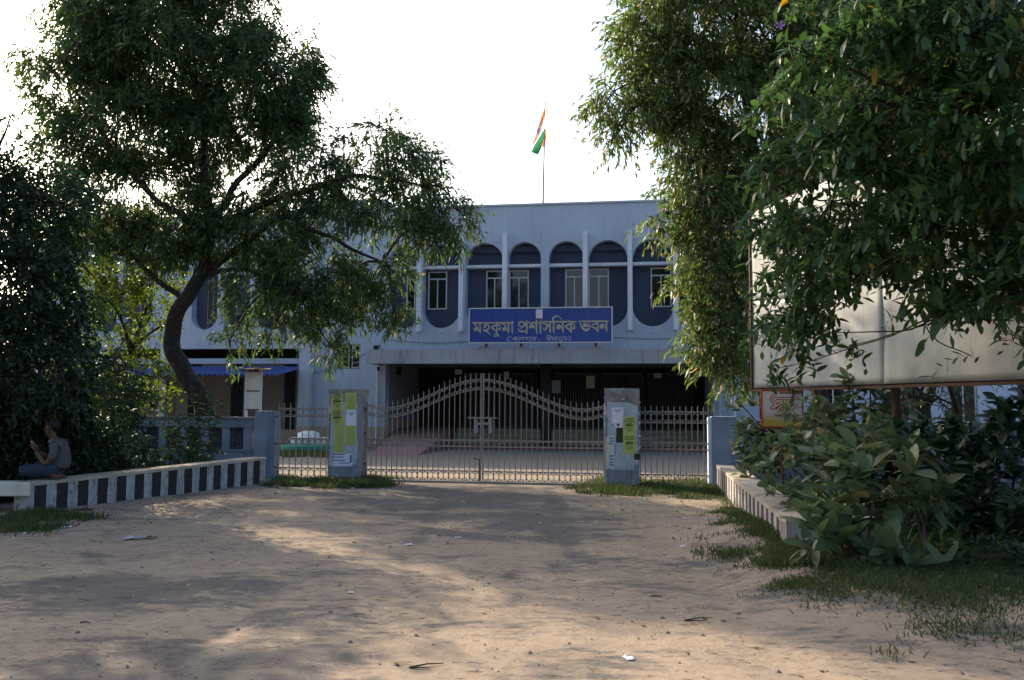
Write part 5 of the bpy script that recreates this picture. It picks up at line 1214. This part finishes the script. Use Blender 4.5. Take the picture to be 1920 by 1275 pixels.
def leafy_shrub(root, lobes, nrose, per, meshes, mat, stems_from, maxobj=300, up=.45, L=.16, W=.08, bark='barklight', faceing=True, gap=0.0, pinnate=False, sprd=.95):
    """stems carry rosettes (or rows) of broad leaves; the largest seen are single leaf objects, the rest one part"""
    vol = np.array([s[0]*s[1]*s[2] for _, s in lobes]) ** .7; pr = vol / vol.sum(); sp = []; st_ = MB()
    for li, (c, s) in enumerate(lobes):
        k = max(2, int(nrose * pr[li])); c = np.array(c)
        f = min(stems_from, key=lambda p: (Vector(c) - p).length)
        sr = .5 if pinnate else 1; limb(st_, [(f, .018*sr), ((Vector(c) + f)/2 + Vector(rng.normal(size=3)*.12*(1 if pinnate else 0)), .014*sr), (Vector(c), .009*sr)], 5, .04)
        for _ in range(k):
            d = rng.normal(size=3); d /= np.linalg.norm(d)
            p = c + d * s * rng.uniform(.35, 1.0) ** .6
            if gap and noise.noise(Vector(p) * 1.9) < gap: continue
            ax = (p - c) / s * .7 + np.array([0, 0, up]) + rng.normal(size=3) * .3; ax /= np.linalg.norm(ax)
            if rng.uniform() < .6: st_.tube([tuple(c + (p-c)*.2), tuple((c + p)/2 + rng.normal(size=3)*.02), tuple(p)], [.006, .005, .003], 3, cap=False)
            ph = rng.uniform(0, 6.28); x = np.cross(ax, [.3, .2, 1]); x /= np.linalg.norm(x); y = np.cross(ax, x); n_ = max(3, int(per * rng.uniform(.7, 1.3)))
            for q in range(n_):
                if pinnate:
                    t = q / n_; along = np.array([x[0] * .9 - .35, x[1] * .8 - .2, .22 - .5 * t]); along /= np.linalg.norm(along); sg = 1 if q % 2 else -1
                    dr = np.cross(along, ax) * sg * 1.0 + along * .7 + np.array([0, 0, -.1]) + rng.normal(size=3)*.4; b = p + along * (t - .3) * .42 + np.array([0, 0, -.18*t*t])
                else:
                    a = ph + q * 2.4; dr = ax * rng.uniform(.15, .9) + (x*math.cos(a) + y*math.sin(a)) * sprd; b = p + ax * rng.uniform(-.10, .03)
                sp.append((Vector(root.location) + Vector(b), Vector(b), dr, rng.uniform(-.7, .7), rng.uniform(.42, 1.3)))
    st_.build('stems', M[bark], root, smooth=True, kind='stuff')
    ci = Vector((0, 0, EYE))
    def key(e):
        q = CAMROT.transposed() @ (e[0] - ci); px_, py_ = 960 + q.x/-q.z*FPX if q.z < 0 else -9999, 637.5 - q.y/-q.z*FPX if q.z < 0 else 0
        return (0 if (-40 < px_ < 1960 and -40 < py_ < 1315) else 1, (e[0] - ci).length / e[4])
    sp.sort(key=key)
    for i, (wp_, b, dr, roll, sc) in enumerate(sp[:maxobj]):
        o = link('leaf', meshes[i % len(meshes)], root, loc=b, rot=orient(dr, roll)); o.scale = (sc, sc * float(rng.uniform(.85, 1.15)), sc)
    if sp[maxobj:]:
        V = []; F_ = []
        co = [np.array([v.co[:] for v in m_.vertices]) for m_ in meshes]; pf = [[tuple(p.vertices) for p in m_.polygons] for m_ in meshes]; off = 0
        for i, (wp_, b, dr, roll, sc) in enumerate(sp[maxobj:]):
            j = i % len(meshes); Rm = np.array(orient(dr, roll).to_matrix()); v = co[j] * sc @ Rm.T + np.array(b); V.append(v); F_ += [tuple(a + off for a in f) for f in pf[j]]; off += len(v)
        me = bpy.data.meshes.new('foliage'); me.from_pydata(np.concatenate(V).tolist(), [], F_); me.materials.append(mat); me.polygons.foreach_set('use_smooth', [True]*len(me.polygons))
        link('foliage', me, root, kind='stuff')
shr = [broad_leaf('leaf', .155 * a, .078 * b, M['leafshrub'], c, d) for a, b, c, d in ((1, 1, .25, .15), (1.15, 1.05, .1, .3), (.85, 1.05, .35, .05), (1.05, .9, .2, .45))]
bigl = [broad_leaf('leaf', .25 * a, .115 * b, M['leafshrub'], c, d) for a, b, c, d in ((1, 1, .2, .12), (1.1, 1.0, .1, .25), (.8, 1.05, .3, .05), (1.05, .9, .2, .35))]
midl = [broad_leaf('leaf', .19 * a, .092 * b, M['leafshrub'], c, d) for a, b, c, d in ((1, 1, .2, .12), (1.1, 1.0, .1, .25), (.8, 1.05, .3, .05))]
darkl = [broad_leaf('leaf', .17 * a, .085 * b, M['leafthick'], c, d) for a, b, c, d in ((1, 1, .2, .12), (1.1, 1.0, .1, .25))]
def lobr(T, *a): return lob(T, *a)
def shrub(label, x, y, lobes, nrose, per, set_=None, **k):
    T = thing('broadleaf_shrub', label, 'shrub', (x, y, 0)); ls = [lob(T, *a) for a in lobes]
    leafy_shrub(T, ls, nrose, per, set_ or shr, (set_ or shr)[0].materials[0], [Vector((dx, dy, 0)) for dx, dy in ((0, 0), (.35, .1), (-.3, .15), (.1, -.25))], **k); return T
shrub('nearest broad leaved shrub spilling over the corner of the faded low wall', 3.65, 8.1, ((1570, 960, 75, 60, 8.0), (1640, 900, 80, 65, 8.2), (1520, 1000, 45, 50, 8.0), (1700, 1040, 70, 45, 7.7), (1600, 1040, 75, 40, 7.9), (1720, 930, 60, 60, 8.3), (1560, 900, 60, 40, 8.3), (1690, 860, 70, 50, 8.5), (1780, 1075, 50, 25, 7.7), (1530, 950, 40, 40, 8.1)), 68, 8, set_=bigl)
shrub('shrub rising behind the faded low wall under the small red bordered sign', 4.2, 10.9, ((1480, 880, 60, 45, 10.3), (1540, 850, 85, 45, 10.8), (1450, 850, 45, 40, 11.2), (1600, 820, 80, 50, 10.9), (1560, 870, 60, 50, 10.2), (1480, 930, 45, 25, 9.9), (1650, 870, 70, 60, 10.5)), 105, 8, set_=midl)
shrub('pale tipped shrub catching the sun beside the right end post', 4.75, 14.4, ((1410, 830, 32, 35, 14), (1440, 860, 35, 30, 13.6), (1400, 870, 24, 25, 14), (1460, 815, 40, 30, 13.8), (1400, 800, 24, 16, 14)), 95, 8, up=.8)
shrub('shrub in front of the billboard feet reaching above its lower edge', 5.0, 11.7, ((1540, 760, 70, 30, 11.7), (1620, 750, 60, 45, 11.5), (1400, 800, 30, 18, 12.4), (1600, 700, 22, 28, 11.5), (1560, 800, 90, 35, 11.8), (1680, 780, 60, 50, 11.6), (1395, 760, 18, 25, 12.4), (1630, 710, 20, 20, 11.5)), 110, 8, up=.7)
shrub('dark shrub thicket at the right edge in front of the pierced wall', 5.9, 9.6, ((1760, 860, 70, 60, 9.8), (1830, 820, 60, 60, 9.6), (1860, 920, 90, 80, 9.2), (1780, 980, 80, 50, 9.2), (1910, 800, 60, 70, 9.2), (1700, 820, 50, 35, 10.2), (1960, 980, 110, 90, 8.6), (1700, 900, 90, 70, 10.6), (1800, 950, 120, 80, 10.4), (1750, 1000, 100, 50, 9.8)), 420, 10, set_=darkl)
# ground-hugging leafy weeds at the right
vw_ = thing('creeping_plant', 'low dark creeping plants at the right edge under the thicket', 'plant', (5.6, 7.9, 0))
leafy_shrub(vw_, [lob(vw_, *a) for a in ((1800, 1060, 110, 40, 8.2), (1890, 1040, 90, 50, 7.8), (1700, 1080, 70, 25, 8.0), (1850, 1100, 80, 20, 7.4))], 150, 7, [broad_leaf('leaf', .075, .045, M['leafthick'])], M['leafthick'], [Vector((0, 0, 0)), Vector((-.8, .2, 0))], maxobj=120)

# ---- near tree with long broad leaves overhanging from the right
nearm = [broad_leaf('leaf', .120 * a, .044 * b, M['leafnear'], c, d, .85) for a, b, c, d in ((1, 1, .15, .15), (1.25, 1.1, .1, .3), (.8, 1.2, .3, .1), (1.1, 1.3, .2, .05))]
T7 = thing('overhanging_tree', 'near tree with long broad leaves hanging in front of the billboard from the right', 'tree', (6.6, 7.6, 0))
def L3f(px, py, Y): return loc(at(px, py, Y), T7)
b_ = MB(); q7 = limb(b_, [(Vector((0, 0, -.1)), .16), (Vector((-.1, 0, 1.6)), .14), (Vector((-.1, -.2, 3.2)), .11), (Vector((-.4, -.3, 5.0)), .06), (Vector((-.6, -.3, 7)), .03)], 10); b_.build('trunk', M['bark'], T7, smooth=True); src = q7[5:]
for pts in ([(2000, 560, 7.4, .05), (1850, 470, 7.4, .03), (1700, 410, 7.4, .016), (1560, 380, 7.4, .006)], [(1990, 300, 7.2, .06), (1800, 220, 7.0, .03), (1600, 130, 7.0, .014), (1480, 90, 6.8, .005)], [(2000, 600, 7.6, .04), (1900, 560, 7.4, .025), (1790, 580, 7.2, .01)], [(1950, 150, 7.0, .05), (1850, 20, 6.8, .03), (1700, -60, 6.6, .015)]):
    b_ = MB(); q = limb(b_, [(L3f(a, b, c), r_) for a, b, c, r_ in pts], 6, .03); b_.build('branch', M['bark'], T7, smooth=True); src += q
l7 = [lob(T7, *a) for a in ((1800, 60, 170, 90, 6.8), (1650, 60, 110, 80, 7.0), (1530, 100, 70, 55, 7.0), (1480, 170, 50, 50, 6.8), (1700, 200, 150, 80, 7.0), (1580, 270, 90, 60, 7.2), (1850, 220, 130, 90, 6.6), (1480, 300, 60, 50, 7.6), (1620, 350, 110, 55, 7.2), (1520, 400, 75, 45, 7.5), (1780, 370, 140, 70, 6.9), (1900, 400, 80, 90, 6.6), (1680, 440, 100, 40, 7.2), (1580, 450, 70, 40, 7.4), (1480, 470, 50, 40, 7.8), (1830, 500, 100, 60, 7.0), (1540, 540, 75, 40, 7.9), (1500, 590, 40, 35, 8.0), (1930, 560, 80, 70, 6.8), (1830, 600, 60, 25, 7.4), (1900, 640, 30, 25, 7.4), (1740, 560, 50, 25, 7.4), (1900, 100, 80, 90, 6.4), (1560, 620, 40, 20, 8.0), (1740, 80, 200, 100, 8.4), (1850, 320, 200, 120, 8.6), (1650, 250, 150, 120, 8.8), (1600, 420, 130, 60, 9.0), (1800, -60, 250, 60, 7.2), (1650, -20, 200, 60, 8.0), (1880, 330, 80, 120, 7.0), (1900, 180, 80, 120, 8.0), (1560, 200, 70, 70, 8.2), (1500, 430, 70, 50, 9.5), (1470, 530, 45, 60, 9.8), (1560, 500, 90, 50, 9.6), (1520, 590, 60, 40, 9.6), (1640, 500, 70, 40, 9.2), (1450, 400, 50, 50, 9.8), (1700, 480, 90, 40, 9.0), (1850, 560, 110, 50, 8.2), (1440, 600, 22, 40, 9.8), (1940, 640, 30, 40, 7.6), (1455, 690, 22, 18, 9.6), (1490, 660, 25, 22, 9.6), (1820, 670, 35, 20, 7.6), (1600, 650, 16, 14, 9.4))]
leafy_shrub(T7, l7, 2900, 14, nearm, M['leafnear'], [s for s in src if s.z > 1.5], maxobj=300, up=.1, bark='bark', pinnate=True, gap=-.16)
fl_ = thing('purple_flower', 'single purple flower hanging among the near leaves at the top', 'flower', at(1462, 48, 6.5))
for k in range(5):
    a = 2*math.pi*k/5; MB().add([(0, 0, 0), (.03*math.cos(a-.35), -.01, .03*math.sin(a-.35)), (.042*math.cos(a), -.015, .042*math.sin(a)), (.03*math.cos(a+.35), -.01, .03*math.sin(a+.35))], [(0,1,2,3)]).build('petal', bpy.data.materials.get('petal_purple') or surf('petal_purple', (.35, .16, .50), amt=.2, bmp=0), fl_)
MB().tube([(0, 0, 0), (.05, .05, .06), (.14, .1, .08)], .004, 4).build('stalk', M['bark'], fl_)

# ---- background greenery far behind, seen through gaps at the left and right edges
for k, (x, y, h, rr) in enumerate(((-34, 62, 7.5, 4.5), (-27, 66, 6.0, 3.6), (36, 55, 8, 5))):
    T = thing('distant_tree', ['distant round tree at the far left edge beyond the building', 'lower distant tree beside the left wing', 'distant tree beyond the right wing'][k], 'tree', (x, y, 0))
    b_ = MB(); ps = limb(b_, [(Vector((0, 0, -.1)), .3), (Vector((.1, .1, h*.6)), .2)], 6); b_.build('trunk', M['bark'], T)
    ls = [(Vector((rng.uniform(-.5, .5)*rr, rng.uniform(-.5, .5)*rr, h*.8 + rng.uniform(-.4, .3)*rr)), np.array([rr*.55]*3)) for q in range(6)]
    crown(T, ls, 260, 8, .5, .3, M['leafac'], ps, twl=.9, twig_every=5)

# ================================================================ GRASS, LITTER
def inside(poly, P_):
    x, y = P_[:, 0], P_[:, 1]; r_ = np.zeros(len(P_), bool); j = len(poly) - 1
    for i in range(len(poly)):
        xi, yi = poly[i]; xj, yj = poly[j]
        c = ((yi > y) != (yj > y)) & (x < (xj-xi)*(y-yi)/(yj-yi+1e-12) + xi); r_ ^= c; j = i
    return r_
def scatter(poly, n, edge=.25, sc=1.6, thr=-.12):
    a = np.array(poly); lo, hi = a.min(0) - edge, a.max(0) + edge; P_ = rng.uniform(lo, hi, (n*3, 2))
    jit = np.array([[noise.noise(Vector((p[0]*1.7, p[1]*1.7, 1))), noise.noise(Vector((p[0]*1.7, p[1]*1.7, 7)))] for p in P_]) * edge * 2
    jit += rng.normal(size=P_.shape) * edge * .5; k = inside(poly, P_ + jit); k &= np.array([noise.noise(Vector((p[0]*sc, p[1]*sc, 3))) + .5 * noise.noise(Vector((p[0]*6, p[1]*6, 3))) > thr for p in P_]) + rng.normal(size=len(P_)) * 0 > 0; return P_[k][:n]
def grass(label, poly, n, h, mat='grass', thr=-.12, edge=.25):
    P_ = scatter(poly, n, thr=thr, edge=edge); K = len(P_); z = np.array([gz(*p) for p in P_]); b = np.column_stack([P_, z - .005])
    a = rng.uniform(0, 2*math.pi, K); hh = h * rng.uniform(.4, 1.3, K) * (.6 + .5 * np.array([noise.noise(Vector((p[0]*2.2, p[1]*2.2, 11))) + .6 for p in P_]))
    s = np.column_stack([np.cos(a), np.sin(a), np.zeros(K)]) * (.004 + .05*h); tip = b + np.column_stack([rng.normal(size=K)*.45*hh, rng.normal(size=K)*.45*hh, hh])
    v = np.stack([b - s, b + s, tip], 1).reshape(-1, 3)
    quads_mesh('grass', v, M[mat], None, tris=True, kind='stuff', label=label, cat='grass')
g_ = lambda px, py: tuple(gnd(px, py).xy)
grass('grass growing round the foot of the left gatepost', [g_(515, 898), g_(612, 903), g_(690, 898), g_(750, 900), g_(735, 912), g_(640, 917), g_(520, 912)], 9000, .13)
grass('bright grass mat round the foot of the right gatepost', [g_(1085, 912), g_(1140, 900), g_(1340, 905), g_(1350, 935), g_(1230, 930), g_(1100, 925)], 15000, .11, thr=-.6, edge=.35)
grass('grass strip along the faded low wall', [g_(1338, 915), g_(1400, 965), g_(1470, 1010), g_(1560, 1040), g_(1660, 1110), g_(1540, 1110), g_(1440, 1080), g_(1395, 1030), g_(1395, 985), g_(1362, 940)], 42000, .075, thr=-.9, edge=.28)
grass('rough grass under the shrubs at the right', [g_(1440, 1040), g_(1700, 1040), g_(2000, 1020), g_(2050, 1200), g_(1850, 1185), g_(1650, 1140), g_(1500, 1115)], 40000, .06, thr=-.45, edge=.6)
grass('dark grass at the foot of the concrete bench', [g_(-40, 965), g_(60, 962), g_(150, 962), g_(130, 985), g_(-40, 1010)], 7000, .10)
grass('grass ring round the fountain in the yard', [g_(505, 842), g_(640, 842), g_(640, 858), g_(505, 858)], 5000, .14)
grass('weedy strip behind the striped wall', [(-9.5, 14), (-5.4, 17.2), (-5.6, 18.5), (-11, 19.0), (-12, 13)], 9000, .28, 'weed')
grass('ground cover behind the faded low wall', [(3.4, 9.3), (4.6, 17), (14, 15.5), (14, 8), (5, 8)], 12000, .22, 'weed')
# dry leaves and crumbs
def flat_bits(name, label, cat, P_, size, mat, lift=.006):
    K = len(P_); z = np.array([gz(*p) for p in P_]) + lift; a = rng.uniform(0, 6.28, K); s = size * rng.uniform(.5, 1.5, K)
    c = np.column_stack([P_, z]); u = np.column_stack([np.cos(a), np.sin(a), rng.normal(size=K)*.25]) * s[:, None]; w_ = np.column_stack([-np.sin(a), np.cos(a), rng.normal(size=K)*.25]) * s[:, None] * .5
    quads_mesh(name, np.stack([c-u, c-w_, c+u, c+w_], 1).reshape(-1, 3), mat, None, kind='stuff', label=label, cat=cat)
M['dry'] = leafmat('dry_leaf', (.14, .085, .04), (.30, .21, .10), .15)
P_ = np.concatenate([scatter([g_(1380, 1010), g_(1960, 1120), g_(1960, 1240), g_(1650, 1160), g_(1400, 1085)], 700, thr=-.3), scatter([g_(1080, 925), g_(1370, 935), g_(1380, 1060), g_(1150, 1000)], 300, thr=0), scatter([g_(60, 965), g_(500, 915), g_(560, 925), g_(200, 1000), g_(-50, 1020)], 260, thr=-.1), rng.uniform((-6, 4), (4, 16), (420, 2))])
flat_bits('dry_leaves', 'dry brown leaves scattered over the sandy forecourt', 'leaf litter', P_, .028, M['dry'])
M['pebble'] = surf('grey_pebble', (.16, .14, .12), (.07, .06, .055), big=30, amt=.8)
pb = MB()
for x, y in np.concatenate([rng.uniform((-7, 3.4), (5, 17), (2600, 2)), scatter([g_(60, 965), g_(500, 915), g_(560, 925), g_(200, 1000)], 250, thr=-.3)]):
    r_ = float(rng.uniform(.004, .013)) * (1.8 if rng.uniform() < .07 else 1); z = gz(x, y)
    v = [(x + r_*math.cos(a)*rng.uniform(.7, 1.2), y + r_*math.sin(a)*rng.uniform(.7, 1.2), z) for a in (0, 1.26, 2.5, 3.8, 5)] + [(x, y, z + r_*.8)]
    pb.add(v, [(i, (i+1) % 5, 5) for i in range(5)])
pb.build('pebbles', M['pebble'], kind='stuff', label='small stones and crumbs scattered over the forecourt', cat='pebbles')
# paper scraps, one by one
def scrap(px, py, s, lab, mat='paper', asp=.5):
    p = gnd(px, py); p.z = gz(p.x, p.y) + .004; mb = MB(); n = 4; vs = []
    for j in range(n + 1):
        for i in range(n + 1): vs.append(((i/n - .5)*s*2 + rng.uniform(-.1, .1)*s, (j/n - .5)*s*2*asp + rng.uniform(-.1, .1)*s, abs(noise.noise(Vector((i*.7, j*.7, px)))) * s * .7))
    mb.add(vs, [(j*(n+1)+i, j*(n+1)+i+1, (j+1)*(n+1)+i+1, (j+1)*(n+1)+i) for j in range(n) for i in range(n)])
    o = mb.build('paper_scrap', M[mat]); o.location = p; o.rotation_euler = (0, 0, float(rng.uniform(0, 3))); o['label'] = lab; o['category'] = 'litter'; o['group'] = 'paper scraps on the forecourt'
M['scrap'] = surf('scrap_paper', (.62, .64, .66), (.45, .46, .46), amt=.4, bmp=.1)
for px, py, s, lab in ((125, 989, .06, 'flat white scrap below the far left end of the striped wall'), (48, 1002, .045, 'white scrap at the left edge below the concrete bench'), (178, 968, .03, 'tiny white scrap beside the dark slipper'), (295, 952, .03, 'small white scrap below the middle of the striped wall'), (513, 904, .035, 'white scrap at the foot of the blue end post'),
                       (563, 934, .03, 'white scrap in front of the left railing'), (662, 916, .03, 'white scrap in front of the left gatepost'), (767, 1021, .05, 'white scrap in the middle of the forecourt, nearest the centre'), (860, 1009, .045, 'pale scrap right of the one in the middle of the forecourt'), (1134, 925, .03, 'white scrap on the edge of the right grass mat'),
                       (1254, 936, .05, 'brightest white scrap in front of the right railing'), (1266, 950, .035, 'white scrap just below the brightest one'), (1288, 978, .04, 'crumpled white scrap on the sand right of centre'), (1280, 1026, .05, 'long white scrap near the right grass strip'), (1328, 1019, .04, 'white scrap touching the edge of the right grass strip'),
                       (1338, 1034, .035, 'smaller white scrap below the one at the grass edge'), (1342, 939, .06, 'pale crumpled wrapper beside the faded low wall'), (658, 1112, .035, 'faint white scrap in the lower middle of the road'), (1178, 1233, .045, 'white scrap at the bottom edge of the picture'), (870, 940, .03, 'white scrap in front of the left gate leaf')):
    scrap(px, py, s, lab, 'scrap')
nw = gnd(262, 1010); T = thing('torn_newspaper', 'torn crumpled newspaper lying on the sand at the left', 'newspaper', (nw.x, nw.y, .004), .2)
for k, (dx, dy, s) in enumerate(((-.09, 0, .085), (.07, .03, .07), (.15, .06, .045))):
    mb = MB(); vs = [((i/5-.5)*2*s + dx + rng.uniform(-.01, .01), (j/4-.5)*1.5*s + dy + rng.uniform(-.01, .01), abs(noise.noise(Vector((i*.9, j*.9, k*5+1))))*.06 + .002) for j in range(5) for i in range(6)]
    mb.add(vs, [(j*6+i, j*6+i+1, (j+1)*6+i+1, (j+1)*6+i) for j in range(4) for i in range(5)]); mb.build('page', surf('newsprint', (.50, .51, .50), (.12, .12, .13), big=14, fine=60, amt=.9, bmp=.2) if k == 0 else bpy.data.materials['newsprint'], T)
pb_ = gnd(1856, 1188); T = thing('plastic_bag', 'crumpled white plastic bag on the verge at the lower right', 'bag', (pb_.x, pb_.y, .0))
bm_ = bmesh.new(); bmesh.ops.create_icosphere(bm_, subdivisions=4, radius=1)
for v in bm_.verts: p = v.co.copy(); k = 1 + .45*noise.noise(p*2.2) + .2*noise.noise(p*6); v.co = Vector((p.x*.062*k, p.y*.045*k, max(0, p.z*.03*k + .022)))
me = bpy.data.meshes.new('film'); bm_.to_mesh(me); bm_.free(); me.materials.append(surf('white_plastic', (.70, .74, .80), rough=.35, amt=.1, bmp=.1)); link('film', me, T)
sl = gnd(155, 957); T = thing('rubber_slipper', 'dark rubber slipper on the sand at the foot of the striped wall', 'slipper', (sl.x, sl.y, .006), .3)
MB().poly([(-.13, -.035, 0), (-.05, -.045, 0), (.05, -.04, 0), (.12, -.035, 0), (.145, 0, 0), (.12, .035, 0), (.05, .035, 0), (-.05, .03, 0), (-.13, .035, 0), (-.145, 0, 0)], (0, 0, .018)).build('sole', M['irondark'], T)
MB().tube([(.08, 0, .018), (.05, .03, .045), (-.01, .042, .02)], .008, 5).build('strap', M['irondark'], T); MB().tube([(.08, 0, .018), (.05, -.03, .045), (-.01, -.042, .02)], .008, 5).build('strap', M['irondark'], T)
for px, py, dx, dy, ln, lab in ((1310, 1162, 1, .35, .24, 'thin forked twig lying on the road right of centre'), (800, 1248, .9, .4, .22, 'brown twig at the bottom edge near the centre'), (1230, 1120, 1, -.1, .1, 'short dark twig on the sand'), (160, 1168, 1, -.1, .08, 'short twig in the lower left of the road')):
    p = gnd(px, py); T = thing('twig', lab, 'twig', (p.x, p.y, gz(p.x, p.y) + .008)); st_ = MB(); d = Vector((dx, dy, 0)).normalized() * ln / 2
    st_.tube([tuple(-d), (0, .008, .006), tuple(d)], [.006, .005, .003], 5); 
    if ln > .15: st_.tube([tuple(-d), tuple(-d*.2 + Vector((0, -.05, .004))), tuple(d*.3 + Vector((0, -.07, 0)))], [.005, .004, .002], 5)
    st_.build('stick', M['bark'], T)
